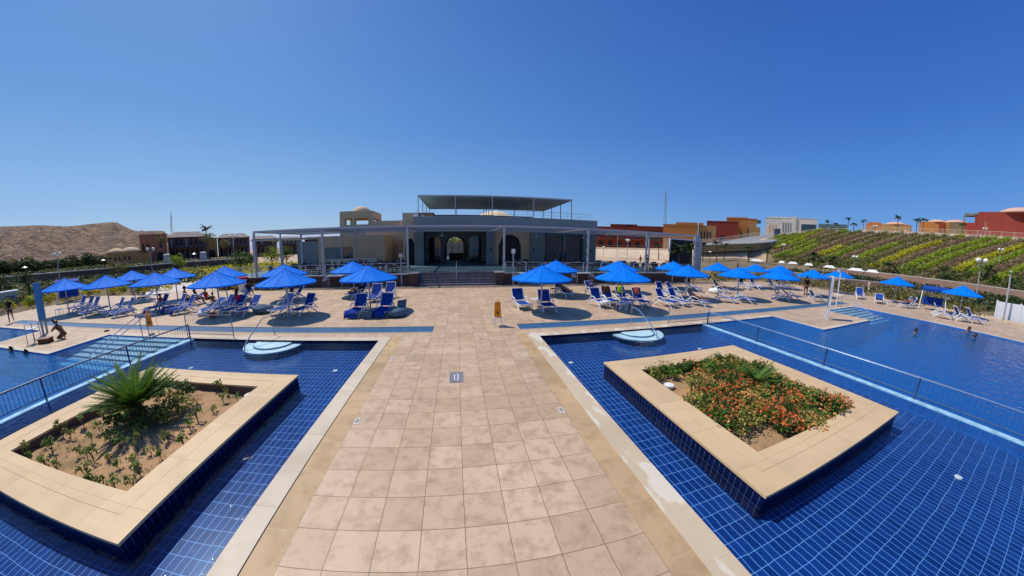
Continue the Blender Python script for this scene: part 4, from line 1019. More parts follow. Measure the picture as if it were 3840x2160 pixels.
pool_fence('long steel baluster fence between the shallow pool and the stepped deep pool', -12.22, -8.0, 11.1, -1)
pool_fence('long fence with a shining top rail between the flowered pool and the big deep pool', 12.12, -8.0, 11.1, 1)
def gate(label, x0, x1, y, rz=0):
    t = thing('gate_barrier', label, 'barrier', (x0, y, 0)); L = x1 - x0
    b = MB(); b.tube([(0, 0, 0), (0, 0, 1.0)], .022, 6); b.build('post', M['steel'], t); b = MB(); b.tube([(L, 0, 0), (L, 0, 1.0)], .022, 6); b.build('post', M['steel'], t)
    b = MB(); b.tube([(-.02, 0, 1.0), (L + .02, 0, 1.0)], .02, 6); b.build('top_rail', M['steel'], t); b = MB(); b.tube([(0, 0, .14), (L, 0, .14)], .016, 6); b.build('bottom_rail', M['steel'], t)
    b = MB(); q = .1
    while q < L: b.tube([(q, 0, .14), (q, 0, 1.0)], .008, 4); q += .115
    b.build('baluster_panel', M['steel'], t)
gate('free standing baluster barrier beside the half round steps of the planter seedling pool', -12.7, -10.05, 11.42)
gate('free standing baluster barrier before the cluster of five loungers', 9.75, 12.5, 11.42)
def handrail(label, pts, m='chrome', posts=()):
    t = thing('handrail', label, 'handrail', pts[0]); P0 = Vector(pts[0])
    b = MB(); b.tube([Vector(p) - P0 for p in pts], .024, 7); b.build('rail', M[m], t)
    for (p, z) in posts:
        b = MB(); b.tube([Vector((p[0], p[1], p[2])) - P0, Vector((p[0], p[1], z)) - P0], .022, 6); b.build('post', M['steel'], t)
for dx, nm in ((0, 'outer'), (.5, 'inner')):
    handrail('%s steel handrail down the wide steps of the far deep pool' % nm, [(-15.75 + dx, 11.95, .0), (-15.75 + dx, 11.95, .92), (-15.75 + dx, 11.4, .96), (-15.75 + dx, 8.7, -.1), (-15.75 + dx, 8.6, -.5)], posts=[((-15.75 + dx, 11.4, 0), .95)])
handrail('slim handrail over the half round steps beyond the cycad planter', [(-8.35, 12.0, .0), (-8.35, 12.0, .88), (-8.45, 11.4, .84), (-8.6, 10.3, .1), (-8.6, 10.2, -.2)], 'steel')
handrail('slim handrail over the half round steps beyond the flower planter', [(7.95, 12.0, .0), (7.95, 12.0, .88), (8.0, 11.5, .84), (8.15, 10.2, .1), (8.15, 10.1, -.2)], 'chrome')
handrail('pale handrail down the steps beside the square peninsula', [(27.9, 12.0, 0), (27.9, 12.0, .95), (27.9, 11.3, .95), (27.9, 8.8, .0), (27.9, 8.6, -.4)], 'chrome', posts=[((27.9, 11.3, 0), .95)])
# depth / rules pillar on the left peninsula and the two legged sign on the right one
t = thing('sign_pillar', 'tall blue patterned sign pillar behind the crouching person', 'sign', (-23.55, 10.75, 0), R_(-60))
b = MB(); b.box(-.25, .25, -.07, .07, .75, 2.75); b.build('panel', M['signblue'], t)
b = MB(); b.box(-.22, -.14, -.05, .05, 0, .75); b.box(.14, .22, -.05, .05, 0, .75); b.build('leg', M['steel'], t)
b = MB()
for i in range(6): b.box(-.17, .17, -.078, -.071, .98 + i * .26, 1.12 + i * .26)
b.build('sign_plate', mat('sign_plate', (.10, .28, .5), .5, col2=(.03, .1, .3), vscale=6), t)
t = thing('sign_pillar', 'tall grey sign board on two white legs at the peninsula', 'sign', (21.55, 9.5, 0), R_(35))
b = MB(); b.box(-.27, .27, -.05, .05, .75, 2.6); b.build('panel', M['signgrey'], t)
for sx in (-1, 1): b = MB(); b.box(sx * .30 - .045, sx * .30 + .045, -.06, .06, 0, 2.6 if sx < 0 else .8); b.build('leg', M['whitec'], t)
b = MB(); b.box(-.27, .27, -.05, .05, 2.6, 2.66); b.build('cap', M['whitec'], t)
t = thing('step_stand', 'small steel frame stand beside the blue sign pillar', 'stand', (-21.6, 9.25, 0), R_(-60))
for k, (sx, sy) in enumerate(((-1, -1), (1, -1), (-1, 1), (1, 1))): b = MB(); b.tube([(sx * .3, sy * .2, 0), (sx * .26, sy * .2, .95)], .02, 5); b.build('leg', M['steel'], t)
b = MB(); b.box(-.3, .3, -.22, .22, .70, .73); b.tube([(-.26, -.2, .95), (.26, -.2, .95), (.26, .2, .95), (-.26, .2, .95), (-.26, -.2, .95)], .018, 5); b.build('shelf', M['white'], t)
t = thing('crate', 'small dark crate at the feet of the crouching person', 'crate', (-20.75, 9.4, 0), .5); b = MB(); b.box(-.3, .3, -.2, .2, 0, .22); b.build('body', M['brown'], t); b = MB(); b.box(-.32, .32, -.22, .22, .22, .25); b.build('lid', M['skin'], t)
# shower post on the right deck
t = thing('shower_post', 'pale slender shower post with a white head behind the peninsula steps', 'shower', (28.4, 11.9, 0))
b = MB(); b.tube([(0, 0, 0), (0, 0, 2.7)], .05, 8); b.build('post', M['whitec'], t); b = MB(); b.tube([(0, 0, 2.7), (-.3, 0, 2.85), (-.5, 0, 2.8)], .07, 7); b.build('head', M['whitec'], t)
# floor drain and number markers on the walkway
t = thing('floor_drain', 'square grey floor drain grate set in the walkway paving', 'drain', (-.20, 7.75, 0.002))
b = MB(); b.box(-.19, .19, -.34, .34, 0, .006); b.build('plate', M['greyc'], t); b = MB()
for sx in (-1, 1): b.box(sx * .05 - .012, sx * .05 + .012, -.2, .2, .006, .009)
b.box(-.05, .05, .18, .2, .006, .009); b.box(-.05, .05, -.2, -.18, .006, .009); b.build('slot', M['whitec'], t)
MK = [(-2.36, 5.62, 'beside the drain on the cycad planter side'), (-2.36, 9.36, 'halfway up the walkway on the cycad planter side'), (-2.36, 11.4, 'at the corner of the seedling pool'), (2.17, 5.64, 'beside the drain on the flower planter side'), (2.17, 9.5, 'halfway up the walkway on the flower planter side'), (2.17, 11.35, 'at the corner of the flowered pool')]
for x, y, d in MK:
    t = thing('depth_marker', 'small white depth marker plate ' + d, 'marker', (x, y, .002))
    b = MB(); b.box(-.06, .06, -.12, .12, 0, .004); b.build('plate', M['capstone'], t); b = MB(); b.box(-.03, .03, -.06, .06, .004, .006); b.build('symbol', M['dark'], t)
    b = MB(); b.box(-.012, .012, -.03, .03, .006, .0075); b.build('symbol_centre', M['whitec'], t)
for x, y, d in ((-4.31 , 9.13, 'between the cycad planter and the far wall'), (-10.1, 8.9, 'beside the long fence of the seedling pool'), (3.74, 9.09, 'near the worn coping corner'), (9.6, 9.0, 'behind the flower planter'), (9.3, 0.2, 'in the near part of the flowered pool')):
    b = MB(); b.lathe([(.09, 0), (.085, .02), (0, .03)], 12); o = b.build('pool_light', M['lampm']); o.location = (x, y, ZF + .002); tag(o, 'small white round lamp on the pool floor ' + d, 'pool light')
b = MB(); b.lathe([(.16, 0), (.14, .04), (.05, .08), (0, .085)], 12); o = b.build('stone', M['brown'], smooth=True); o.location = (-19.1, 11.75, 0); tag(o, 'pair of dark sandals left on the paving by the pool steps', 'sandals')
# swing seats
def swing(label, loc, rz):
    t = thing('swing_seat', label, 'swing seat', loc, rz)
    for sx in (-1, 1):
        b = MB(); b.tube([(sx * 1.1, -.6, 0), (sx * .95, 0, 2.0), (sx * 1.1, .6, 0)], .04, 6); b.build('side_frame', M['white'], t)
    b = MB(); b.tube([(-.98, 0, 2.0), (.98, 0, 2.0)], .045, 6); b.build('top_bar', M['white'], t)
    b = MB(); b.add([(-1.05, -.62, 1.86), (1.05, -.62, 1.86), (1.05, 0, 2.12), (-1.05, 0, 2.12), (-1.05, .62, 1.86), (1.05, .62, 1.86)], [(0, 1, 2, 3), (3, 2, 5, 4)]); b.box(-1.05, 1.05, -.64, -.62, 1.66, 1.88); b.build('canopy', M['sling'], t)
    b = MB(); b.obox((0, -.1, .5), 1.7, .55, .1); b.obox((0, .2, .82), 1.7, .1, .6, 0, -.15); b.build('cushion', M['sling'], t)
    for sx in (-1, 1): b = MB(); b.tube([(sx * .85, -.3, .5), (sx * .88, 0, 1.98), (sx * .85, .25, 1.0)], .012, 4); b.build('hanger', M['steel'], t)
swing('white framed swing seat with blue awning on the poolside deck', (39.4, 7.3, 0), R_(-78))
swing('white framed swing seat in shade at the far end of the terrace', (-38.2, 20.3, 0), R_(60))
t = thing('equipment_screen', 'white louvred equipment screen at the end of the poolside deck', 'screen', (43.2, .2, 0), R_(-85))
b = MB(); b.box(-2.2, 1.6, -.08, .08, .05, 1.5); b.build('panel', M['white'], t)
for x in (-2.25, -.3, 1.65): b = MB(); b.box(x - .08, x + .08, -.1, .1, 0, 1.6); b.build('post', M['white'], t)
t = thing('lamp_post', 'tall grey lamp post with a flat head beside the white screen', 'lamp post', (42.4, 1.7, 0)); b = MB(); b.tube([(0, 0, 0), (0, 0, 4.1)], [.09, .06], 8); b.build('pole', M['post'], t); b = MB(); b.box(-.25, .25, -.12, .12, 4.1, 4.22); b.build('head', M['post'], t)
t = thing('service_cabinet', 'low grey service cabinet at the corner of the far planted bed', 'cabinet', (-49.0, 17.5, -.1), R_(68)); b = MB(); b.box(-3.2, 2.4, -.9, .9, 0, 1.35); b.build('body', M['capstone'], t); b = MB(); b.box(-3.3, 2.5, -1.0, 1.0, 1.35, 1.45); b.build('lid', M['white'], t)
t = thing('pool_bin', 'pale rounded bin with a red lid beside the restaurant garden wall', 'bin', (-20.2, 25.2, 0)); b = MB(); b.lathe([(.45, 0), (.5, .5), (.48, 1.05), (.3, 1.15)], 14); b.build('body', M['whitec'], t); b = MB(); b.lathe([(.50, 1.12), (.45, 1.25), (0, 1.3)], 14); b.build('lid', M['redc'], t)

# ------------------------------------------------------------------ restaurant
Pz = 1.07
t = thing('restaurant_platform', 'raised stone faced terrace platform under the restaurant', 'platform', (0, 26.6, 0))
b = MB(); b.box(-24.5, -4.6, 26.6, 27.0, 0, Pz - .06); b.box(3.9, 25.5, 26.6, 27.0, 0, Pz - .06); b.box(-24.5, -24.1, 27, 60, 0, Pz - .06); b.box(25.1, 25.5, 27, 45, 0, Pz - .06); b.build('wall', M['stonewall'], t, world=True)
b = MB(); b.box(-24.55, -4.6, 26.55, 27.0, Pz - .058, Pz + .01); b.box(3.9, 25.55, 26.55, 27.0, Pz - .058, Pz + .01); b.build('cap', M['capstone'], t, world=True)
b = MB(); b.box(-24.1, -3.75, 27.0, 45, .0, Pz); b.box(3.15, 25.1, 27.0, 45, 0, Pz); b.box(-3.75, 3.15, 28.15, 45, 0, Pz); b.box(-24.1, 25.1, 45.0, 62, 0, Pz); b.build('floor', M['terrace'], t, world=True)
b = MB()
for i in range(6): b.box(-3.75, 3.15, 26.3 + i * .31, 28.15, 0.0 if i == 0 else .178 * i, .178 * (i + 1) - .0005 * (6 - i))
b.build('steps', M['stepstone'], t, world=True)
b = MB(); b.box(-3.45, 3.0, 26.27, 26.32, .14, .185); b.build('step_edge', M['capstone'], t, world=True)
for x in (-4.2, 3.55):
    b = MB(); b.box(x - .42, x + .38, 26.25, 27.05, 0, 1.12); b.build('pillar', M['stonewall'], t, world=True); b = MB(); b.box(x - .48, x + .44, 26.2, 27.1, 1.12, 1.19); b.build('pillar_cap', M['capstone'], t, world=True)
for x, d in ((-2.0, 'on the far side from the lamp'), (1.45, 'nearer the slim lamp post')):
    b = MB(); b.box(-.95, .95, -.2, .2, 0, .02); o = b.build('door_mat', M['dark']); o.location = (x, 28.55, Pz + .001); tag(o, 'long black mat at the top of the steps ' + d, 'mat')
handrail('slim centre handrail of the restaurant steps', [(-.38, 26.35, 0), (-.38, 26.35, .95), (-.38, 28.3, 2.0), (-.38, 28.3, Pz)], 'post')
def railing(label, x0, x1, y, z):
    t = thing('terrace_railing', label, 'railing', (x0, y, z)); L = x1 - x0
    b = MB(); b.tube([(0, 0, .95), (L, 0, .95)], .03, 6); b.build('top_rail', M['post'], t)
    b = MB(); [b.tube([(0, 0, h), (L, 0, h)], .009, 4) for h in (.2, .38, .56, .74)]; b.build('wire', M['post'], t)
    n = max(1, round(L / 2.0))
    for i in range(n + 1): b = MB(); b.box(L * i / n - .05, L * i / n + .05, -.03, .03, 0, .95); b.build('post', M['post'], t)
railing('white terrace railing on the stone wall left of the restaurant steps', -24.3, -4.75, 26.78, Pz + .01); railing('white terrace railing on the stone wall between the steps and the screen', 4.1, 25.3, 26.78, Pz + .01)
# pergola over the front of the terrace
t = thing('pergola', 'long white steel pergola over the front of the restaurant terrace', 'pergola', (0, 27, Pz))
b = MB(); b.box(-20.2, 26.4, 27.0, 27.14, 5.27, 5.40); b.build('front_beam', M['post'], t, world=True)
b = MB(); b.box(-20.2, 26.4, 36.2, 36.34, 5.22, 5.40); b.build('back_beam', M['post'], t, world=True)
for x in (-20.1, -12.85, -4.8, 4.0, 12.37, 19.28, 26.3):
    for y in (27.07, 36.27):
        if y > 30 and -6 < x < 20: continue
        b = MB(); b.box(x - .09, x + .09, y - .09, y + .09, Pz, 5.22); b.build('post', M['post'], t, world=True)
    b = MB(); b.box(x - .06, x + .06, 27.15, 36.19, 5.24, 5.38); b.build('cross_beam', M['post'], t, world=True)
for x in (-20.1, -12.85): 
    b = MB(); b.box(x - .06, x + .06, 31.6, 31.72, Pz, 5.24); b.build('post', M['post'], t, world=True)
b = MB(); y = 27.3
while y < 36.1: b.box(-20.2, 26.4, y, y + .2, 5.405, 5.435); y += .34
b.build('louvre', M['post'], t, world=True)
def fan(x, y, d):
    t = thing('ceiling_fan', 'small ceiling fan hanging ' + d, 'ceiling fan', (x, y, 5.22), x)
    b = MB(); b.tube([(0, 0, 0), (0, 0, -.55)], .025, 5); b.build('rod', M['post'], t); b = MB(); b.lathe([(0, -.72), (.1, -.68), (.1, -.58), (.03, -.54)], 8); b.build('motor', M['post'], t)
    for k in range(3): b = MB(); b.obox((.38 * math.cos(k * 2.09), .38 * math.sin(k * 2.09), -.62), .6, .12, .015, k * 2.09); b.build('blade', M['post'], t)
for x, d in ((-10.6, 'over the dining end of the terrace'), (-2.0, 'before the arched entrance'), (8.6, 'before the big dark arch'), (14.5, 'before the curtained windows')): fan(x, 33, d)

t = thing('restaurant_building', 'flat roofed restaurant with arched entrance and shaded front', 'building', (0, 37, Pz))
def part(name, m, boxes, z=None, parent=None):
    if name in ('pier', 'corner_pier', 'window', 'air_conditioner', 'display_shelf', 'column', 'side_beam', 'frame', 'pylon'):
        for bx in boxes: b = MB(); b.box(*bx); o = b.build(name, M[m], parent or t, world=True)
        return o
    b = MB()
    for bx in boxes: b.box(*bx)
    return b.build(name, M[m], parent or t, world=True)
part('parapet', 'greyw', [(-5.75, 4.45, 37.0, 37.4, 5.72, 7.06)]); part('parapet', 'greyw', [(4.453, 18.15, 36.9, 37.3, 5.72, 7.04), (17.85, 18.15, 37.3, 52, 5.72, 7.04)])
part('parapet_cap', 'post', [(-5.8, 4.45, 36.95, 37.45, 7.06, 7.11), (4.453, 18.2, 36.85, 37.35, 7.04, 7.09)])
part('roof', 'greyw2', [(-5.7, 17.85, 37.4, 52, 5.72, 6.1)])
for x0, x1 in ((-5.7, -4.55), (3.24, 4.25), (8.9, 10.75), (16.25, 18.1)): part('pier', 'greyw', [(x0, x1, 37.02, 37.7, Pz, 5.718)])
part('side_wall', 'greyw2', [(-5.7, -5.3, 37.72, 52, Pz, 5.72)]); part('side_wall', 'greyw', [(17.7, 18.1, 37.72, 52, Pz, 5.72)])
def archwall(name, m, x0, x1, y0, y1, z0, z1, ops):
    """wall with arched openings: ops = (left, right, springline z, top z)"""
    b = MB(); cur = x0
    for (a, c, zs, zt) in ops:
        b.box(cur, a, y0, y1, z0, z1); n = 10; mid = (a + c) / 2; hw = (c - a) / 2
        for i in range(n):
            u0 = a + (c - a) * i / n; u1 = a + (c - a) * (i + 1) / n
            h0 = zs + (zt - zs) * math.sqrt(max(0, 1 - ((u0 - mid) / hw) ** 2)); h1 = zs + (zt - zs) * math.sqrt(max(0, 1 - ((u1 - mid) / hw) ** 2))
            b.add([(u0, y0, h0), (u1, y0, h1), (u1, y0, z1), (u0, y0, z1), (u0, y1, h0), (u1, y1, h1), (u1, y1, z1), (u0, y1, z1)], [(0, 1, 2, 3), (7, 6, 5, 4), (0, 4, 5, 1)])
        cur = c
    b.box(cur, x1, y0, y1, z0, z1)
    return b.build(name, M[m], t, world=True)
archwall('inner_wall', 'innerw', -5.3, 4.0, 45.0, 45.4, Pz, 5.72, [(-4.75, -3.0, 4.4, 4.78), (-2.45, 1.15, 3.1, 4.84), (1.36, 3.18, 4.5, 4.92)])
archwall('back_wall', 'greyw2', -5.3, 17.7, 51.8, 52.2, Pz, 5.72, [(-2.4, 0.6, 3.4, 4.9)])
archwall('front_wall', 'beige', 4.25, 8.9, 37.45, 37.75, Pz, 5.718, [(4.85, 7.75, 3.4, 4.9)])
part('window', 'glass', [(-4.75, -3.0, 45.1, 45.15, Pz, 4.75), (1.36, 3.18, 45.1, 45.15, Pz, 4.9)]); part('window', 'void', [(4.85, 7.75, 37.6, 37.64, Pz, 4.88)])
fr = part('window_frame', 'steel', [(-4.75, 3.18, 45.16, 45.2, 2.62, 2.68), (-4.75, -3.0, 45.16, 45.2, 1.75, 1.8), (-3.0, -2.96, 45.15, 45.2, Pz, 4.7), (-2.1, -2.04, 45.16, 45.22, Pz, 4.3), (.5, .56, 45.16, 45.22, Pz, 4.3), (-2.45, 1.15, 45.16, 45.2, 3.4, 3.47)])
part('window_band', 'greyw2', [(10.75, 16.25, 37.4, 37.7, 5.0, 5.718)])
for x0, x1 in ((10.75, 13.35), (13.6, 16.25)):
    gl = part('window', 'glass', [(x0, x1, 37.7, 37.74, Pz, 5.0)]); part('curtain', 'curtain', [(x0 + .3, x1 - .25, 37.66, 37.69, 1.6, 4.9)])
part('mullion', 'greyw2', [(13.35, 13.6, 37.4, 37.74, Pz, 5.0)])
for x in (-4.15, 3.75, 9.3, 17.2): part('wall_lamp', 'dark', [(x - .08, x + .08, 36.9, 37.0, 2.85, 3.2)])
part('counter', 'brownw', [(-1.9, 1.0, 49.5, 50.1, Pz, 2.2)]); part('display_shelf', 'capstone', [(-1.4, -1.25, 49.4, 49.48, 2.2, 3.2), (-.4, -.28, 49.4, 49.48, 2.2, 3.1), (.5, .62, 49.4, 49.48, 2.2, 3.3), (-1.9, 1.0, 49.4, 49.48, 3.0, 3.06)])
# wings left of the facade
t = thing('stair_tower', 'beige box of the stair head rising left of the restaurant parapet', 'building', (-5.5, 40, Pz))
archwall('wall', 'beige', -7.35, -5.76, 38.0, 38.4, Pz, 7.62, [(-7.05, -5.77, 3.2, 4.45)]); part('box', 'beige', [(-7.35, -5.76, 38.6, 44, 5.0, 7.62), (-5.76, -3.5, 38.6, 44, 6.1, 7.6)]); part('doorway', 'void', [(-7.3, -5.8, 38.42, 38.5, Pz, 4.9)]); part('roof_edge', 'whitew', [(-7.42, -3.42, 37.95, 44.05, 7.62, 7.70)]); part('air_conditioner', 'whitec', [(-5.9, -5.3, 37.6, 38.0, 7.15, 7.5), (-5.1, -4.6, 38.2, 38.6, 7.12, 7.45)])
t = thing('dining_wing', 'sunlit beige wing with a flared pier and dark arch left of the entrance', 'building', (-10, 45, Pz))
archwall('wall', 'beige', -14.0, -5.72, 44.0, 44.5, Pz, 6.45, [(-8.4, -6.3, 3.4, 4.5)])
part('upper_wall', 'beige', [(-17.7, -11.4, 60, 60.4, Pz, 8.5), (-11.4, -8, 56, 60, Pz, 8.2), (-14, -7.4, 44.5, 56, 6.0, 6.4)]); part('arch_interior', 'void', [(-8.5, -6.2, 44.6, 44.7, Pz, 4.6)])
b = MB(); b.plate([(-11.5, Pz), (-10.9, Pz), (-10.35, 2.4), (-10.35, 5.15), (-11.45, 5.15)], (0, 42.6, 0), (1, 0, 0), (0, 0, 1), (0, 1.4, 0)); b.build('flared_pier', M['peach'], t, world=True)
b = MB(); b.plate([(-9.4, Pz), (-8.2, Pz), (-8.45, 2.0), (-8.6, 4.25), (-9.15, 4.25), (-9.2, 2.0)], (0, 43.3, 0), (1, 0, 0), (0, 0, 1), (0, .7, 0)); b.build('flared_pier', M['peach'], t, world=True)
t = thing('kitchen_block', 'plain low beige block with a dark serving window on the terrace', 'building', (-14, 38, Pz))
b = MB(); b.box(-18.65, -9.72, 38.0, 38.3, 3.55, 4.98); b.box(-18.65, -17.7, 38.0, 38.3, Pz, 3.55); b.box(-13.9, -9.72, 38.0, 38.3, Pz, 3.55); b.box(-17.7, -13.9, 38.0, 38.3, Pz, 2.0); b.box(-18.65, -9.72, 38.3, 43, 4.7, 4.98); b.box(-18.65, -18.35, 38.3, 43, Pz, 4.7); b.box(-10.02, -9.72, 38.3, 43, Pz, 4.7); b.build('wall', M['beige'], t, world=True)
part('window', 'glass', [(-15.6, -13.9, 38.12, 38.16, 2.0, 3.55)]); part('shutter', 'greyw', [(-17.7, -15.6, 38.12, 38.16, 2.0, 3.55)]); part('counter', 'capstone', [(-16.9, -10.6, 37.2, 37.9, Pz, 2.1)])
t = thing('storage_block', 'dark grey green block with a roof slab at the end of the terrace', 'building', (-22, 42, Pz))
part('wall', 'greyw', [(-24.0, -20.5, 42, 46, Pz, 4.5)]); part('roof_slab', 'post', [(-31.5, -19.9, 41.6, 47, 4.9, 5.08)])
for x in (-31.0, -26.5): part('column', 'post', [(x, x + .2, 41.8, 42.0, -.1, 4.9)])
t = thing('domed_tower', 'beige tower with open window bays and a pale dome', 'building', (-21.2, 62, Pz))
zt_ = 10.5
part('corner_pier', 'beige', [(-24.6, -23.5, 60, 61, Pz, zt_), (-18.6, -17.7, 60, 61, Pz, zt_), (-24.6, -23.5, 66, 67, Pz, zt_), (-18.6, -17.7, 66, 67, Pz, zt_), (-21.9, -21.4, 60, 60.8, 7.9, 9.2)])
part('wall', 'beige', [(-23.5, -18.6, 60, 60.8, Pz, 7.9), (-23.5, -18.6, 60, 60.8, 9.2, zt_), (-23.5, -18.6, 66.2, 67, Pz, 7.9), (-23.5, -18.6, 66.2, 67, 9.2, zt_), (-24.6, -23.8, 61, 66, 9.2, zt_), (-18.5, -17.7, 61, 66, 9.2, zt_), (-18.5, -17.7, 61, 66, Pz, 7.9)])
part('roof', 'beige', [(-24.5, -17.8, 60.1, 66.9, zt_, zt_ + .12)])
b = MB(); b.lathe([(1.9 * math.cos(R_(a)), 1.35 * math.sin(R_(a))) for a in range(0, 91, 10)], 24, c=(-21.1, 63.5, zt_ + .1)); b.build('dome', M['dome'], t, smooth=True, world=True)
part('side_roof', 'beige', [(-17.7, -14, 61, 66, Pz, 8.3)])
# rooftop canopy
t = thing('rooftop_canopy', 'blue grey louvred rooftop canopy on slender posts above the restaurant', 'canopy', (5, 38, 6.1))
x0, x1, y0, y1, zc = -5.4, 14.9, 38.0, 52.0, 9.84
b = MB(); y = y0 + .1
while y < y1: b.box(x0, x1, y, y + .45, zc - .04, zc + .05); y += 1.15
b.build('louvre', M['louvre'], t, world=True)
b = MB(); b.box(x0, x1, y0 + .06, y1, zc + .055, zc + .07); b.build('shade_cloth', M['greyw2'], t, world=True)
part('front_beam', 'post', [(x0, x1, y0 - .08, y0 + .04, zc - .08, zc + .08)])
part('side_beam', 'louvre', [(x0, x0 + .08, y0 + .05, y1, zc - .1, zc - .01), (x1 - .08, x1, y0 + .05, y1, zc - .1, zc - .01), (4.0, 4.08, y0 + .05, y1, zc - .1, zc - .01), (-.7, -.62, y0 + .05, y1, zc - .1, zc - .01), (9.5, 9.58, y0 + .05, y1, zc - .1, zc - .01), (x0, x1, y1, y1 + .1, zc - .1, zc + .05)])
for y in (38.0, 42.5, 47, 51.9):
    for x in (-5.35, -.66, 4.04, 9.5, 14.8):
        if 40 < y < 50 and x not in (-5.35, 14.8, 4.04): continue
        b = MB(); b.box(x - .05, x + .05, y - .05, y + .05, 6.1, zc - .09); b.build('post', M['post'], t, world=True)
part('roof_screen', 'void', [(-3.5, 9.6, 39, 39.1, 6.9, 7.42)])
b = MB(); b.tube([(-3.4, 38.9, 7.45), (4.4, 38.9, 7.45)], .04, 4); b.build('roof_rail', M['white'], t, world=True)
t = thing('roof_railing', 'thin metal railing along the restaurant roof edge right of the canopy', 'railing', (14, 37.4, 7.1))
b = MB(); b.tube([(4.9, 37.35, 7.95), (17.6, 37.35, 7.9)], .02, 5); b.tube([(17.6, 37.35, 7.9), (17.6, 44, 7.9)], .02, 5); b.tube([(4.9, 37.35, 7.5), (17.6, 37.35, 7.5)], .012, 4); b.build('rail', M['steel'], t, world=True)
for i in range(8): b = MB(); b.tube([(4.9 + i * 1.81, 37.35, 7.1), (4.9 + i * 1.81, 37.35, 7.95)], .016, 4); b.build('post', M['steel'], t, world=True)
t = thing('roof_dome', 'low pale yellow vault on the roof behind the canopy', 'roof vault', (7.2, 62, 7.5))
b = MB(); b.lathe([(4.8 * math.cos(R_(a)), 3.4 * math.sin(R_(a))) for a in range(0, 91, 10)], 24, c=(7.2, 62, 7.2)); b.box(1, 13.5, 58, 66, 1, 7.4); b.build('vault', M['yellowd'], t, world=True)

tree('garden_tree', 'green tree glimpsed through the arched entrance', 'tree', (-1.9, 66, 0), 6.6, (2.0, 2.0, 1.6), 'leaf_lime', 26, 24, .16, .12, seed=71)
tree('garden_tree', 'dusty green tree glimpsed deeper through the arched entrance', 'tree', (.6, 72, 0), 6.8, (2.2, 2.2, 1.7), 'leaf_olive', 26, 24, .16, .12, seed=72)
t = thing('garden_wall', 'grey garden wall glimpsed through the arched entrance', 'wall', (-1, 76, 0)); part('wall', 'greyw', [(-9, 8, 76, 76.4, -.2, 4.6)]); part('cap', 'capstone', [(-9, 8, 75.9, 76.5, 4.6, 4.75)])
# dining tables and chairs on the terrace
def dchair():
    t = thing('dining_chair', 'dark woven dining chair on the shaded restaurant terrace', 'chair', group='dark chairs on the restaurant terrace')
    b = MB(); b.box(-.24, .24, -.23, .23, .42, .47); b.build('seat', M['dark'], t)
    b = MB(); b.box(-.24, .24, .20, .25, .47, .92); b.build('backrest', M['dark'], t)
    for sx in (-1, 1): b = MB(); b.box(sx * .24 - .02, sx * .24 + .02, -.2, .2, .66, .69); b.build('armrest', M['dark'], t)
    for sx in (-1, 1):
        for sy in (-1, 1): b = MB(); b.box(sx * .21 - .02, sx * .21 + .02, sy * .2 - .02, sy * .2 + .02, 0, .42); b.build('leg', M['dark'], t)
    return t
def dtable():
    t = thing('dining_table', 'square dining table among dark chairs on the restaurant terrace', 'table', group='tables on the restaurant terrace')
    b = MB(); b.box(-.42, .42, -.42, .42, .72, .75); b.build('table_top', M['greyc'], t); b = MB(); b.tube([(0, 0, 0), (0, 0, .72)], .04, 6); b.box(-.25, .25, -.25, .25, 0, .03); b.build('pedestal', M['dark'], t)
    return t
dc, dt = dchair(), dtable(); TREE = {}
for c in bpy.data.objects:
    if c.parent is not None: TREE.setdefault(c.parent.name, []).append(c)
first = True; r = random.Random(4)
for (tx, ty) in [(-18.6, 28.4), (-16.2, 28.6), (-13.9, 28.3), (-11.4, 28.6), (-9.0, 28.4), (-6.6, 28.5), (-17.4, 31.2), (-14.6, 31.4), (-11.8, 31.2), (-8.8, 31.3), (-6.3, 31.4), (-12, 34.5), (-7.6, 34.6), (6.0, 28.4), (8.4, 28.5), (10.8, 28.3), (13.6, 28.5), (16.0, 28.4), (18.3, 28.5), (21.0, 28.6), (7.2, 31.3), (10.2, 31.2), (13.2, 31.4), (16.4, 31.2), (19.8, 31.4), (23.4, 30.2), (6.6, 34.2)]:
    o = dt if first else copy_tree(dt, None, TREE); place(o, (tx, ty, Pz), r.uniform(-.1, .1))
    for k in range(4):
        a = k * PI / 2 + r.uniform(-.15, .15); c_ = dc if first and k == 0 else copy_tree(dc, None, TREE)
        place(c_, (tx + math.sin(a) * .72, ty - math.cos(a) * .72, Pz), a + PI)
    first = False
def hightable(x, y, d):
    t = thing('high_table', 'pale high table against the stone wall ' + d, 'table', (x, y, 0)); b = MB(); b.box(-.7, .7, -.35, .35, 1.06, 1.1); b.build('table_top', M['whitec'], t)
    for sx in (-1, 1): b = MB(); b.tube([(sx * .6, 0, 0), (sx * .6, 0, 1.06)], .03, 5); b.build('leg', M['post'], t)
    for k, sx in enumerate((-1, 1)):
        s = thing('bar_stool', 'slim bar stool %s the high table %s' % ('before' if k else 'beside', d), 'stool', (x + sx * .95, y - .1, 0)); b = MB(); b.box(-.2, .2, -.2, .2, .72, .76); b.build('seat', M['post'], s); b = MB(); b.box(-.2, .2, .18, .2, .76, 1.0); b.build('backrest', M['post'], s)
        for ax in (-1, 1):
            for ay in (-1, 1): b = MB(); b.tube([(ax * .17, ay * .17, .72), (ax * .2, ay * .2, 0)], .013, 4); b.build('leg', M['post'], s)
hightable(-11.3, 26.0, 'behind the lone pair of loungers'); hightable(-7.6, 26.0, 'left of the stone pillar'); hightable(5.9, 26.0, 'right of the stone pillar'); hightable(11.5, 26.05, 'between the first two front parasols'); hightable(15.2, 26.05, 'behind the lime towel group')
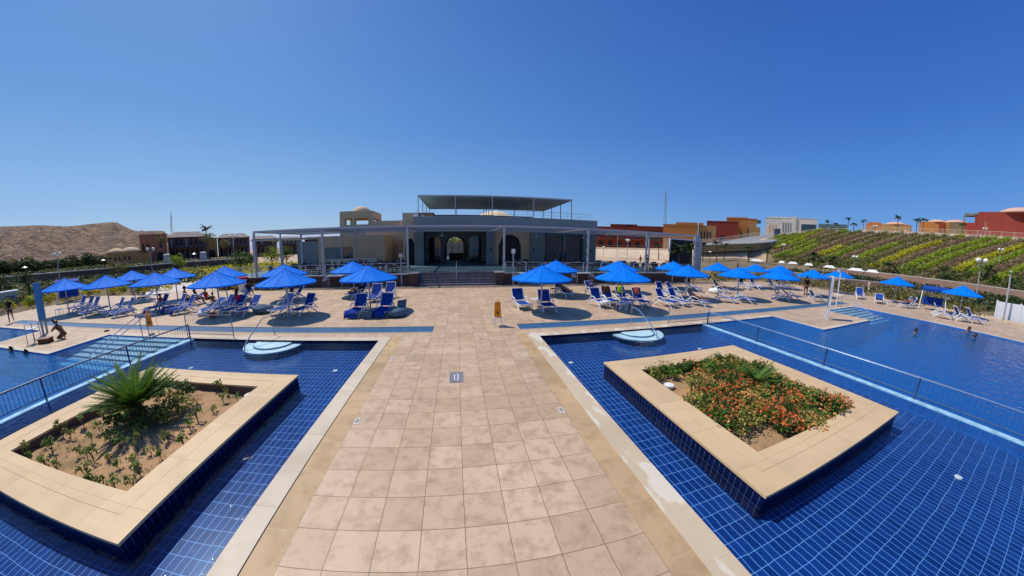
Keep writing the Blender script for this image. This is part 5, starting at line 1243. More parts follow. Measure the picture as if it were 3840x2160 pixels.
t = thing('lamp_post', 'slim white lamp post with a square head right of the steps', 'lamp post', (4.72, 26.2, 0)); b = MB(); b.tube([(0, 0, 0), (0, 0, 2.9)], .055, 8); b.build('pole', M['post'], t); b = MB(); b.box(-.16, .16, -.06, .06, 2.85, 3.25); b.build('head', M['whitec'], t)
t = thing('lamp_post', 'slim grey lamp post left of the steps before the stone wall', 'lamp post', (-5.25, 26.15, 0)); b = MB(); b.tube([(0, 0, 0), (0, 0, 2.6)], .045, 8); b.build('pole', M['post'], t); b = MB(); b.obox((0, 0, 2.75), .34, .06, .34, 0, .4); b.build('head', M['post'], t)
# outdoor screen
t = thing('outdoor_screen', 'dark outdoor screen with a white frame and a tall grey pylon', 'screen', (29, 33, 0))
part('panel', 'void', [(27.5, 31.6, 33, 33.15, 1.5, 4.98)]); part('frame', 'white', [(27.3, 31.8, 32.9, 33.1, 4.98, 5.14), (27.3, 27.5, 32.9, 33.1, 3.2, 4.98), (31.6, 31.8, 32.9, 33.1, 4.2, 4.98)]); part('pylon', 'post', [(32.2, 33.0, 33.0, 33.5, -.1, 5.85), (33.0, 33.4, 33.0, 33.5, -.1, 5.2)]); part('plinth', 'greyw', [(26.6, 32.2, 32.9, 33.9, -.1, 1.5)])
person('waiter in black standing on the terrace by the screen', 'stand', (22.6, 31.5, Pz), 0, 'skin', 'black', 'black')

# ------------------------------------------------------------------ walls, gardens, houses beyond
def frame_at(az, r):
    """unit vectors across and away at azimuth az"""
    a = R_(az); return Vector((math.cos(a), -math.sin(a), 0)), Vector((math.sin(a), math.cos(a), 0))
def strip(b, pts, z0, z1, th):
    """wall through ground points (x, y, zbase), thickened away from the camera"""
    for (p, q) in zip(pts, pts[1:]):
        d = (Vector((q[0], q[1], 0)) - Vector((p[0], p[1], 0))).normalized(); n = Vector((-d.y, d.x, 0))
        if n.dot(Vector((p[0], p[1], 0))) < 0: n = -n
        n *= th
        A = [(p[0], p[1], p[2] + z0), (q[0], q[1], q[2] + z0), (q[0] + n.x, q[1] + n.y, q[2] + z0), (p[0] + n.x, p[1] + n.y, p[2] + z0)]
        B = [(x, y, z - z0 + z1) for x, y, z in A]
        b.add(A + B, [(0, 3, 2, 1), (4, 5, 6, 7), (0, 1, 5, 4), (1, 2, 6, 5), (2, 3, 7, 6), (3, 0, 4, 7)])
def azpts(lst): return [tuple(pol(a, r, z)) for a, r, z in lst]
t = thing('retaining_wall', 'long dark retaining wall with a pale cap below the dome roofed house', 'wall', tuple(pol(-60, 95)))
pts = azpts([(a, interp(WALLR, a) - .3, -.3) for a in (-90, -80, -69.3, -66, -62.6, -58, -54.6, -50.7, -45.9, -40.9, -38)])
b = MB(); strip(b, pts, 0, 1.9, .5); b.build('wall', M['retain'], t, world=True); b = MB(); strip(b, pts, 1.9, 2.05, .9); b.build('cap', M['capstone'], t, world=True)
structure(slab('path', M['pathm'], [(-29, -24.8, 26.6, 27.4)], z=-.004))
b = MB(); P = [(-31, 23.4), (-27.6, 26.6), (-36, 36), (-50, 52), (-62, 62), (-64, 59), (-54, 46), (-42, 33)]; b.prism(P, -.3, -.01); structure(b.build('garden_path', M['pathm']))

BM = dict(wall=None)
df = .5
def house(label, cat, az0, az1, r, z0, z1, wall, deep=9.0, roof=None, wins=(), name='house', skew=0.0, side=None, par=.0):
    """a building whose front runs from azimuth az0 to az1 at distance r; u = 0..1 along it"""
    A, Bp = pol(az0, r), pol(az1, r + skew); t = thing(name, label, cat, tuple(((A + Bp) / 2) + Vector((0, 0, z0))))
    u = Bp - A; L = u.length; u.normalize(); away = Vector((-u.y, u.x, 0));
    if away.dot(A) < 0: away = -away
    def F(s, d, z): return A + u * (s * L) + away * d + Vector((0, 0, z))
    b = MB()
    def blk(b, s0, s1, d0, d1, za, zb):
        v = [F(s, d, z) for z in (za, zb) for d in (d0, d1) for s in (s0, s1)]
        b.add(v, [(0, 2, 3, 1), (4, 5, 7, 6), (0, 1, 5, 4), (2, 6, 7, 3), (0, 4, 6, 2), (1, 3, 7, 5)])
    blk(b, 0, 1, 0, deep, z0 - 2, z1); b.build('wall', M[wall], t, world=True)
    if par: b = MB(); blk(b, -.01, 1.01, -.12, .25, z1, z1 + par); b.build('parapet', M[wall], t, world=True)
    if roof:
        kind, h, m = roof; b = MB(); o = .035
        if kind == 'hip':
            v = [F(-o, -.7, z1), F(1 + o, -.7, z1), F(1 + o, deep, z1), F(-o, deep, z1), F(.16, deep * .45, z1 + h), F(.84, deep * .45, z1 + h)]
            b.add(v, [(0, 1, 5, 4), (1, 2, 5), (2, 3, 4, 5), (3, 0, 4), (0, 3, 2, 1)])
        elif kind == 'domes':
            for (s, rad) in h:
                c = F(s, deep * .4, z1 - .05); b.lathe([(rad, 0), (rad * .92, rad * df * .3), (rad * .6, rad * df * .75), (rad * .25, rad * df * .97), (0, rad * df)], 20, c=tuple(c))
        b.build('roof' if kind == 'hip' else 'dome', M[m], t, smooth=(kind != 'hip'), world=True)
    for wdw in wins:
        k, s0, s1, za, zb = wdw[:5]; mm = wdw[5] if len(wdw) > 5 else 'void'
        b = MB()
        if k == 'win':
            blk(b, s0, s1, -.06, .02, za, zb); o = b.build('window', M[mm], t, world=True)
            b = MB(); w = .006; blk(b, s0 - w, s1 + w, -.1, -.0, za - .14, za - .001); b.build('sill', M['capstone'], o, world=True)
        elif k == 'arch':
            n = 10; pts = [(s0, za), (s1, za)] + [(s0 + (s1 - s0) * (.5 + .5 * math.cos(PI * i / n)), lerp(za, zb, .6) + (zb - za) * .4 * math.sin(PI * i / n)) for i in range(n + 1)]
            a = [F(s, -.07, z) for s, z in pts]; c = [F(s, .02, z) for s, z in pts]; q = len(pts)
            b.add(a + c, [tuple(range(q)), tuple(range(2 * q - 1, q - 1, -1))] + [(i, (i + 1) % q, q + (i + 1) % q, q + i) for i in range(q)]); b.build('arched_opening', M[mm], t, world=True)
        elif k == 'balcony':
            blk(b, s0, s1, -1.6, -.01, za, za + .22); o = b.build('balcony', M[mm], t, world=True)
            b = MB(); n = max(2, int((s1 - s0) * L / .45))
            for i in range(n + 1): sx = lerp(s0, s1, i / n); blk(b, sx, sx + .04 / L, -1.58, -1.52, za + .22, zb)
            blk(b, s0, s1, -1.6, -1.5, zb, zb + .07); b.build('railing', M['dark'], o, world=True)
        elif k == 'col':
            blk(b, s0, s1, -1.6, -1.25, za, zb); b.build('column', M[mm], t, world=True)
        elif k == 'block':
            blk(b, s0, s1, wdw[6], wdw[7], za, zb); b.build('wing', M[mm], t, world=True)
    return t
Z1 = 1.3
def zz(el, r): return elz(el, r)
house('low ochre house with two pale yellow domes beside the hill foot', 'house', -57.0, -51.6, 126, Z1, zz(.72, 126), 'ochre', 9, ('domes', [(.2, 2.6), (.55, 2.9)], 'dome'), [('win', .05 + i * .11, .09 + i * .11, 2.6, 3.9) for i in range(5)] + [('block', .72, 1.0, zz(.72, 126), zz(.35, 126), 'ochre', 0, 4)])
house('plain reddish brown end house between the domes and the thatch roofed row', 'house', -52.8, -49.25, 136, Z1, zz(2.78, 136), 'rust', 12, None, [('win', .08, .16, 5.4, 7.6), ('win', .25, .32, 5.4, 7.6), ('win', .72, .80, 5.9, 7.9), ('arch', .60, .92, 1.3, 4.6)], par=.35)
def row_house(label, az0, az1, r, eave, ridge, n=7, seed=0):
    rr = random.Random(seed); ze = zz(eave, r); zm = Z1 + (ze - Z1) * .5
    w = []
    for i in range(n): s = .06 + .9 * i / n; w.append(('win', s, s + .42 / n, zm + .9, ze - .6, 'greyw' if rr.random() < .4 else 'void'))
    for i in range(n + 1): s = .04 + .9 * i / n; w.append(('col', s, s + .012, Z1, zm, 'rust'))
    for i in range(n): s = .06 + .9 * i / n; w.append(('win', s, s + .5 / n, Z1 + .2, zm - .6, 'void'))
    w.append(('balcony', .03, .97, zm, zm + 1.1, 'brownw'))
    return house(label, 'house', az0, az1, r, Z1, ze, 'brownw', 11, ('hip', zz(ridge, r) - ze, 'roof'), w)
row_house('dark two storey house with a wide thatched hip roof and verandah', -49.1, -43.8, 142, 2.35, 3.22, seed=1)
house('small plain ochre link block between the thatched houses', 'house', -43.8, -42.2, 150, Z1, zz(2.1, 150), 'ochre', 9, None, [('arch', .2, .8, 1.3, 4.4)])
row_house('thatched house in the middle of the shaded row beyond the yellow shrubs', -42.1, -37.3, 152, 2.02, 2.72, seed=2)
row_house('farther thatched house behind the first pergola post', -36.9, -33.0, 175, 1.65, 2.2, 6, seed=3)
row_house('small distant thatched house seen under the pergola beam', -32.6, -29.0, 190, 1.5, 1.95, 5, seed=4)
row_house('last distant thatched house before the domed tower', -28.4, -25.2, 205, 1.4, 1.8, 5, seed=5)
def lattice_mast(label, az, r, ztop, zb, w=1.6):
    p = pol(az, r); t = thing('radio_mast', label, 'mast', (p.x, p.y, zb)); H = ztop - zb; b = MB()
    for i in range(3):
        a = i * 2.094; b.tube([(w * math.cos(a), w * math.sin(a), 0), (w * .15 * math.cos(a), w * .15 * math.sin(a), H)], .14, 4)
    b.build('leg', M['steel'], t); b = MB(); n = 16
    for k in range(n):
        q0 = w * (1 - .85 * k / n); q1 = w * (1 - .85 * (k + 1) / n)
        for i in range(3):
            a = i * 2.094; c = (i + 1) * 2.094
            b.tube([(q0 * math.cos(a), q0 * math.sin(a), H * k / n), (q1 * math.cos(c), q1 * math.sin(c), H * (k + 1) / n)], .07, 3); b.tube([(q0 * math.cos(a), q0 * math.sin(a), H * k / n), (q0 * math.cos(c), q0 * math.sin(c), H * k / n)], .07, 3)
    b.build('lattice', M['steel'], t); b = MB(); b.tube([(0, 0, H), (0, 0, H * 1.08)], .08, 4)
    b.build('spike', M['post'], t)
    for k in range(3): b = MB(); b.obox((.8, 0, H * (.72 + k * .09)), .5, .5, 2.2); b.build('antenna', M['post'], t)
lattice_mast('distant lattice mast above the thatched houses', -48.5, 420, zz(5.8, 420), 1, 2.0)
lattice_mast('tall lattice mast rising behind the orange and dark red houses', 38.7, 300, zz(10.3, 300), 8, 2.2)
for az, el, d in ((-49.4, -.06, 'before the gap between brown end house and thatched house'), (-44.35, -.1, 'before the thatched row, nearer the yellow shrubs')):
    r0 = 97; p = pol(az, r0); t = thing('stone_gatepost', 'pale tapered stone gatepost ' + d, 'gatepost', (p.x, p.y, 1.3))
    b = MB(); b.lathe([(.95, 0), (.8, 1.3), (.62, 2.0)], 8); b.build('shaft', M['capstone'], t); b = MB(); b.lathe([(.78, 2.0), (.78, 2.3), (.5, 2.45), (0, 2.5)], 8); b.build('cap', M['whitew'], t)

# right side houses
house('long dark red arcaded house seen under the pergola beam', 'house', 24.5, 39.3, 138, 3.6, zz(3.55, 138), 'redw', 12, None, [('arch', .14 + i * .115, .20 + i * .115, 4.0, 6.2) for i in range(7)] + [('win', .10 + i * .15, .145 + i * .15, 8.0, 10.4) for i in range(6)] + [('balcony', .08, .72, 7.0, 8.0, 'rust'), ('block', .28, .62, zz(3.55, 138), zz(4.2, 138), 'redw', 1, 9), ('block', .62, .99, zz(3.55, 138), zz(3.95, 138), 'redw', 1, 9), ('block', .74, .99, 6.8, 11, 'brownw', -.3, -.05), ('arch', .49, .54, zz(3.7, 138), zz(4.1, 138))], par=.3)
house('bright orange house with a tall blank sunlit wall behind the screen', 'house', 38.4, 44.5, 137, 3.8, zz(4.35, 137), 'orangew', 14, None, [('block', .36, .98, zz(4.35, 137), zz(4.8, 137), 'orangew', 0, 12), ('block', .02, .99, 3.8, 8.0, 'peach', -.5, -.02), ('arch', .2, .42, 3.8, 6.2), ('win', .5, .56, 5, 6.5)], par=.2)
house('shaded brown side of the orange house above the ramp', 'house', 44.6, 47.6, 138, 4.6, zz(4.35, 138), 'ochre', 8, None, [('win', .15 + i * .17, .22 + i * .17, 8.6, 11.6) for i in range(4)] + [('block', .0, 1.0, 4.6, 8.0, 'rust', -1.8, -.02), ('arch', .12, .3, 4.8, 7.0), ('arch', .6, .8, 4.8, 7.0), ('block', .0, .28, zz(4.3, 138), zz(4.75, 138), 'orangew', -.6, 2)])
house('dark red middle house of the terraced hillside row', 'house', 46.0, 51.3, 152, 6.5, zz(5.05, 152), 'redw2', 12, None, [('block', .58, 1.0, 6.5, zz(4.55, 152), 'redw', -.6, -.02), ('arch', .44, .60, 7.6, 11.0), ('win', .74, .80, 11.5, 14, 'void'), ('block', .0, .9, zz(5.05, 152), zz(5.2, 152), 'redw2', .3, 10)], par=.3)
house('upper orange house at the top of the terraced row with a rooftop block', 'house', 49.3, 54.2, 166, 8.5, zz(5.6, 166), 'orangew', 12, None, [('block', .0, .72, zz(5.6, 166), zz(5.88, 166), 'orangew', .2, 10), ('block', .72, 1.0, 8.5, zz(5.3, 166), 'ochre', -.8, -.02), ('block', .44, .68, 8.5, zz(4.3, 166), 'orangew', -3, -.85), ('block', .68, 1.12, 8.5, zz(4.25, 166), 'ochre', -2.6, -.85), ('win', .46, .56, 9.2, 12), ('win', .8, .88, 12.6, 14.6), ('block', .98, 1.14, zz(5.0, 166), zz(5.5, 166), 'greyw2', 0, 3)], par=.25)
house('white flat roofed block at the head of the road with deep blue windows', 'building', 55.6, 63.4, 186, 13.6, zz(5.85, 186), 'whitew', 12, None, [('win', .08 + i * .06, .11 + i * .06, 15.5, 19.5, 'peach') for i in range(3)] + [('win', .34 + i * .05, .37 + i * .05, 15.6, 20.6, 'greyw') for i in range(4)] + [('win', .70, .98, 16.4, 20.0, 'glass'), ('block', .52, .60, 13.6, zz(6.15, 186), 'whitew', -.7, 2), ('block', .05, .5, zz(5.85, 186), zz(6.1, 186), 'whitew', 1, 9)], par=.2)
house('low dark shaded wing stretching from the white block', 'building', 63.6, 67.6, 182, 14.6, zz(5.15, 182), 'greyw2', 8, None, [('win', .1 + i * .3, .3 + i * .3, 15.6, 18.6, 'leaf_dark') for i in range(3)])
df = .3
house('long orange bungalow with a pale dome at the crest of the slope', 'house', 70.1, 75.9, 176, 15, zz(5.35, 176), 'orangew', 10, ('domes', [(.66, 5.0)], 'pinkd'), [('block', .36, .98, 15, zz(5.25, 176), 'ochre', -.7, -.02), ('win', .12, .17, 16, 19, 'ochre'), ('win', .26, .31, 16, 19, 'ochre'), ('block', .04, .34, zz(5.35, 176), zz(5.6, 176), 'orangew', .1, 6)])
house('middle orange bungalow with two pale domes along the crest', 'house', 76.8, 82.2, 174, 15, zz(5.85, 174), 'orangew', 10, ('domes', [(.40, 4.4), (.80, 4.8)], 'pinkd'), [('block', .44, .56, 15, zz(5.8, 174), 'redw', -.6, -.02), ('block', .66, 1.0, 15, zz(5.75, 174), 'olive', -.6, -.02), ('win', .10, .14, 16.2, 19, 'ochre')])
house('big red house with a pink dome nearest on the crest', 'house', 83.6, 96, 172, 15, zz(7.2, 172), 'redw2', 14, ('domes', [(.36, 7.5)], 'pinkd'), [('block', -.12, .0, 15, zz(5.9, 172), 'redw2', 0, 5), ('block', -.13, .0, zz(6.75, 172), zz(7.05, 172), 'greyw', 0, 5), ('block', -.135, -.12, zz(5.9, 172), zz(6.75, 172), 'greyw', 0, .6), ('block', -.03, .0, zz(5.9, 172), zz(6.9, 172), 'redw', 0, 5), ('win', .06, .08, 16, 22, 'rust'), ('block', .41, .45, 15, zz(7.2, 172), 'redw', -.9, -.02)])

# sand bank, ramp walls, road, fences
b = MB()
def bank(b, a0, a1, n=14):
    for i in range(n):
        p = [lerp(a0, a1, q / n) for q in (i, i + 1)]; v = []
        for a in p:
            rf, zf, rt, zt = interp(SLOPE, a); v += [pol(a, rf - 2.5, zf - .3), pol(a, rt - 3.2, zt + .05 * math.sin(a * 5)), pol(a, rt + .5, zt + .15)]
        b.add(v, [(0, 3, 4, 1), (1, 4, 5, 2)])
bank(b, 22, 53); structure(b.build('sand_bank', M['sand'], smooth=True))
t = thing('ramp_wall', 'olive brown retaining wall carrying the road past the orange house', 'wall', tuple(pol(50, 124)))
RW = [(44.0, 118, 3.2, zz(.66, 118)), (46.5, 119, 3.6, zz(.98, 119)), (50, 122, 4.2, zz(1.33, 122)), (53.5, 127, 5.2, zz(1.62, 127)), (56.7, 134, 6.6, zz(1.85, 134))]
b = MB()
for (a, r, z0, z1), (a2, r2, y0, y1) in zip(RW, RW[1:]):
    A, C = pol(a, r), pol(a2, r2); A2, C2 = pol(a, r + .5), pol(a2, r2 + .5)
    v = [A + Vector((0, 0, z0)), C + Vector((0, 0, y0)), C + Vector((0, 0, y1)), A + Vector((0, 0, z1)), A2 + Vector((0, 0, z0)), C2 + Vector((0, 0, y0)), C2 + Vector((0, 0, y1)), A2 + Vector((0, 0, z1))]
    b.add(v, [(0, 1, 2, 3), (7, 6, 5, 4), (3, 2, 6, 7), (0, 3, 7, 4), (1, 5, 6, 2)])
b.build('wall', M['olive'], t, world=True)
RD = [(44.0, 118, zz(.66, 118)), (46.5, 119, zz(.98, 119)), (50, 122, zz(1.33, 122)), (53.5, 127, zz(1.62, 127)), (56.7, 134, zz(1.95, 134) + .3)]
RF = [(44.0, 131, zz(1.0, 131)), (46.5, 133, zz(1.35, 133)), (50, 140, zz(1.95, 140)), (53.5, 152, zz(2.75, 152)), (57.5, 172, zz(3.3, 172)), (62, 178, zz(3.8, 178))]
b = MB(); near = RD + [(60, 158, zz(3.2, 158))]
for i in range(5):
    v = [pol(near[i][0], near[i][1] + .8, near[i][2] - .05), pol(near[i + 1][0], near[i + 1][1] + .8, near[i + 1][2] - .05), pol(RF[i + 1][0], RF[i + 1][1], RF[i + 1][2]), pol(RF[i][0], RF[i][1], RF[i][2])]
    b.add(v + [p - Vector((0, 0, 2.5)) for p in v], [(0, 1, 2, 3), (0, 4, 5, 1), (1, 5, 6, 2), (2, 6, 7, 3), (3, 7, 4, 0)])
structure(b.build('road', M['asphalt']))
def panel_fence(label, pts, h, m, dist=2.5, base=.0, mesh='bars'):
    p0 = Vector(pts[0]); t = thing('fence', label, 'fence', tuple(p0)); P = [Vector(p) for p in pts]
    b = MB(); c = MB(); q = MB(); npost = 0
    for A, Bq in zip(P, P[1:]):
        L = (Bq - A).length; n = max(1, round(L / dist))
        for i in range(n):
            a = A.lerp(Bq, i / n); e = A.lerp(Bq, (i + 1) / n)
            pb = MB(); pb.tube([a, a + Vector((0, 0, h + .08))], .11 if base else .07, 4); pb.build('post', M[m], t, world=True)
            k = max(3, int((e - a).length / .5))
            for j in range(1, k): s = a.lerp(e, j / k); c.tube([s + Vector((0, 0, base)), s + Vector((0, 0, h))], .03, 3)
        b.tube([A + Vector((0, 0, h)), Bq + Vector((0, 0, h))], .05, 4); b.tube([A + Vector((0, 0, base + .12)), Bq + Vector((0, 0, base + .12))], .035, 4)
        if base: strip(q, [tuple(A), tuple(Bq)], -.4, base, .35)
    b.build('rail', M[m], t, world=True); c.build('bars', M[m], t, world=True)['kind'] = 'stuff'
    if base: q.build('plinth', M['creamw'], t, world=True)
panel_fence('pale railing along the near side of the climbing road', [tuple(pol(a, r - .1, z)) for a, r, z in RD], 1.6, 'whitew', 3)
panel_fence('pale railing along the far side of the road below the terraced houses', [tuple(pol(a, r + .2, z)) for a, r, z in RF[:5]], 1.6, 'whitew', 3)
panel_fence('pale railing above the sand bank before the dark red arcaded house', [tuple(pol(a, interp(SLOPE, a)[2] + 1.5, interp(SLOPE, a)[3] + .1)) for a in (24, 28, 32, 36, 39.5, 42)], 1.5, 'rust', 3.2)
panel_fence('white picket railing before the white block at the road head', [tuple(pol(a, 165, zz(e_, 165))) for a, e_ in ((59.2, 3.25), (61.5, 3.65), (64.2, 4.15), (67.8, 4.2))], 1.1, 'whitew', 2.5)
panel_fence('cream walled railing along the crest of the planted slope', [tuple(pol(a, 157, 15.0)) for a in (69.6, 73, 77, 81, 85, 89, 94)], 2.35, 'creamw', 3.4, base=.95)
t = thing('tour_bus', 'blue tour bus with a white roof coming down the road', 'bus', tuple(pol(57.5, 158, zz(3.08, 158))), R_(-57.5))
b = MB(); b.box(-1.35, 1.35, 0, 9, .4, 2.0); b.build('body', M['busm'], t); b = MB(); b.box(-1.3, 1.3, .05, 8.9, 2.0, 3.1); b.build('windscreen', M['glass'], t); b = MB(); b.box(-1.35, 1.35, -.02, 9, 3.1, 3.5); b.build('roof', M['whitew'], t)
for sx in (-1, 1):
    for y in (1.5, 7): b = MB(); b.tube([(sx * 1.1, y, .45), (sx * 1.38, y, .45)], .45, 10); b.build('wheel', M['dark'], t)
    b = MB(); b.obox((sx * .95, -.03, .8), .3, .06, .18); b.build('headlight', M['lampm'], t)

# planted slope: hedge rows climbing to the right, dry earth between
def ztr(az, r): return terr(az, r)
r = random.Random(77); bY, bL, bO, bB = MB(), MB(), MB(), MB()
def slope_pt(az, tt):
    rf, zf, rt, zt = interp(SLOPE, az); return pol(az, lerp(rf, rt, tt), lerp(zf, zt, tt))
for k in range(-7, 21):
    a = 57.4 + k * 1.8; kind = (bL, bB, bY, bL, bB, bL, bO, bY, bB, bL)[k % 10]
    for i in range(150):
        tt = i / 149; az = a + tt * 12 + r.gauss(0, .2)
        if not 57.2 < az < 94: continue
        p = slope_pt(az, min(1, tt))
        g_ = nz(p.x, p.y, .045) + .6 * nz(p.x, p.y, .15); bb = kind
        if g_ < -.7 or tt < .16 + .08 * g_: bb = bO if kind is not bB else bB
        if az < 62 and tt > .5 and kind in (bB, bO) and r.random() < .7: bb = bL
        if az < 64 and bb is bY and r.random() < .6: bb = bL
        n = 30 if bb in (bY, bL) else 14
        leaves(bb, (p.x, p.y, p.z + .5), (1.15, 1.15, .6), n, .28, r)
    for i in range(34):
        tt = r.random(); az = a + .9 + tt * 12 + r.gauss(0, .25)
        if not 57.2 < az < 94: continue
        p = slope_pt(az, tt); leaves(bO if r.random() < .5 else (bL if r.random() < .5 else bB), (p.x, p.y, p.z + .35), (1.1, 1.1, .5), 15, .24, r)
for (bb, nm, mm, lb) in ((bY, 'yellow_ground_cover', 'leaf_yel', 'yellow'), (bL, 'lime_ground_cover', 'leaf_lime', 'lime'), (bO, 'olive_ground_cover', 'leaf_olive', 'olive'), (bB, 'dry_ground_cover', 'leaf_brown', 'dry')):
    o = bb.build(nm, M[mm]); tag(o, lb + ' hedge rows growing across the planted slope', 'ground cover', kind='stuff')

# garden strip between the decks and the slope / retaining wall
r = random.Random(78); b1, b2, b3 = MB(), MB(), MB()
for _ in range(900):
    az = r.uniform(48, 95); rr_ = r.uniform(48, 92)
    p = pol(az, rr_)
    if p.x < 44 and p.y < 30: continue
    bb = (b1, b1, b2, b3)[int(abs(nz(p.x, p.y, .12)) * 3.2) % 4]
    leaves(bb, (p.x, p.y, .25), (.9, .9, .4), 14, .22, r)
for _ in range(1300):
    az = r.uniform(-92, -44); rr_ = r.uniform(46, 94)
    p = pol(az, rr_)
    if p.x > -45 and p.y < 30 or rr_ > interp(WALLR, az) - 2: continue
    leaves(b1 if r.random() < .7 else b2, (p.x, p.y, .3), (1.2, 1.2, .6), 16, .24, r)
for _ in range(800):
    az = r.uniform(-92, -40); rr_ = r.uniform(interp(WALLR, az) + 2, 150); p = pol(az, rr_)
    if az > -57.5 and rr_ > 112: continue
    leaves(b1 if r.random() < .6 else b2, (p.x, p.y, 1.6), (1.5, 1.5, .6), 16, .30, r)
for bb, nm, mm in ((b1, 'shrub_cover', 'leaf_dark'), (b2, 'low_green_cover', 'leaf_olive'), (b3, 'dry_cover', 'leaf_brown')):
    tag(bb.build(nm, M[mm]), 'low mixed planting in the garden beds round the decks', 'ground cover', kind='stuff')
b = MB(); r = random.Random(91)
for _ in range(260):
    az = r.uniform(60, 95); rr_ = interp([(60, 78), (66, 80), (78, 75), (90, 72), (96, 71)], az) + r.uniform(-3.5, .5); p = pol(az, rr_); leaves(b, (p.x, p.y, .5), (1.3, 1.0, .7), 22, .24, r)
tag(b.build('wall_foot_shrubs', M['leaf_dark']), 'dark green shrubs massed in front of the pinkish stone garden wall', 'ground cover', kind='stuff')
b = MB()
for _ in range(200):
    az = r.uniform(58, 94); p = slope_pt(az, r.uniform(.0, .22)); leaves(b, (p.x, p.y, p.z + .7), (1.2, 1.2, .9), 24, .28, r)
tag(b.build('slope_foot_shrubs', M['leaf']), 'tall green shrubs along the foot of the planted slope', 'ground cover', kind='stuff')
b = MB(); b2_ = MB()
for _ in range(420):
    x, y = r.uniform(-9.6, -5.65), r.uniform(2.95, 6.8)
    if nz(x, y, 1.7) + (4.6 - y) * .35 < -.1: continue
    for q in range(7):
        a = r.uniform(0, 6.3); h = r.uniform(.03, .09); dx, dy = math.cos(a) * .03, math.sin(a) * .03; xx, yy = x + r.gauss(0, .05), y + r.gauss(0, .05)
        (b if q % 3 else b2_).add([(xx - dy * .2, yy + dx * .2, -.1), (xx + dy * .2, yy - dx * .2, -.1), (xx + dx * 1.6, yy + dy * 1.6, -.1 + h)], [(0, 1, 2)])
tag(b.build('weeds', M['leaf_bushy']), 'thin green weeds scattered over the soil of the cycad planter', 'grass', kind='stuff'); tag(b2_.build('dry_weeds', M['leaf_brown']), 'dry brown weeds scattered over the soil of the cycad planter', 'grass', kind='stuff')
# deck edge beds: clipped yellow shrubs
def shrub(label, x, y, z, s, h, m, group, seed, nm='shrub'):
    r = random.Random(seed); b = MB(); clumps(b, (0, 0, h * .5), (s, s, h * .55), 12, 22, .10, r, .5); o = b.build(nm, M[m]); o.location = (x, y, z); return tag(o, label, 'shrub', group)
base_y = [shrub('round clipped yellow green shrub in the row beyond the far deck edge', 0, 0, 0, .7, 1.0, ('leaf_gold', 'leaf_lime', 'leaf_gold')[i], 'clipped yellow shrubs along the far deck edge', 200 + i) for i in range(3)]
r = random.Random(9); n = 0
EDGE = [(-42, 13), (-41, 17), (-40.5, 21), (-40, 25), (-36, 26), (-32, 26.5)]
for i in range(30):
    f = i / 29 * 4.999; k = int(f); q = f - k; x = lerp(EDGE[k][0], EDGE[k + 1][0], q) + r.uniform(-.8, .3); y = lerp(EDGE[k][1], EDGE[k + 1][1], q) + r.uniform(-.4, .9)
    o = base_y[n % 3] if n < 3 else base_y[n % 3].copy()
    if n >= 3: COL.objects.link(o)
    o.location = (x, y, -.1); o.scale = (r.uniform(.8, 1.3),) * 3; n += 1
r = random.Random(10)
by = MB(); bl = MB()
for _ in range(330):
    s, q = r.uniform(0, 1), r.uniform(0, 1); x = lerp(-60, -28, s) + q * 9; y = lerp(52, 32, s) + q * 22 + r.uniform(-2, 2)
    if x > -24.8 and y < 47: continue
    leaves(by if r.random() < .65 else bl, (x, y, .3), (1.1, 1.1, .45), 22, .2, r)
tag(by.build('yellow_bed', M['leaf_gold']), 'bright yellow bedding mass behind the back row parasols', 'ground cover', kind='stuff'); tag(bl.build('green_bed', M['leaf_lime']), 'green bedding mixed with the yellow mass', 'ground cover', kind='stuff')
by = MB()
for _ in range(70): leaves(by, (r.uniform(-24, -16.5), r.uniform(25.3, 26.3), .3), (.5, .3, .3), 20, .12, r)
tag(by.build('wall_foot_bed', M['leaf_olive']), 'dry green planting at the foot of the stone wall', 'ground cover', kind='stuff')
by = MB()
for _ in range(90): leaves(by, (r.uniform(25, 40), r.uniform(27, 31), .4), (.9, .6, .4), 20, .15, r)
for _ in range(120): leaves(by, (r.uniform(42.3, 46), r.uniform(4, 26), .4), (.9, .9, .4), 20, .15, r)
tag(by.build('deck_side_bed', M['leaf_olive']), 'low planting along the poolside deck and below the screen', 'ground cover', kind='stuff')
def wallr(label, pts, h, m, nm='garden_wall'):
    t = thing(nm, label, 'wall', pts[0]); b = MB(); strip(b, pts, 0, h, .4); b.build('wall', M[m], t, world=True); b = MB(); strip(b, pts, h, h + .12, .5); b.build('cap', M['capstone'], t, world=True)
wallr('pinkish stone garden wall at the foot of the planted slope', azpts([(66, 84, -.1), (72, 82, -.1), (78, 79, -.1), (84, 77, -.1), (90, 76, -.1), (96, 75, -.1)]), 1.9, 'pinkstone')
wallr('low pale garden wall winding below the white sunshades', azpts([(54, 70, -.1), (58, 66, -.1), (63, 66, -.1), (68, 62, -.1), (74, 64, -.1)]), .8, 'pinkstone')
b = MB()
for i in range(12):
    a0, a1 = 64 + i * 2.4, 64 + (i + 1) * 2.4; b.add([pol(a0, 60, -.02), pol(a1, 60, -.02), pol(a1, 64, -.02), pol(a0, 64, -.02)], [(0, 1, 2, 3)])
structure(b.build('path', M['pathm']))
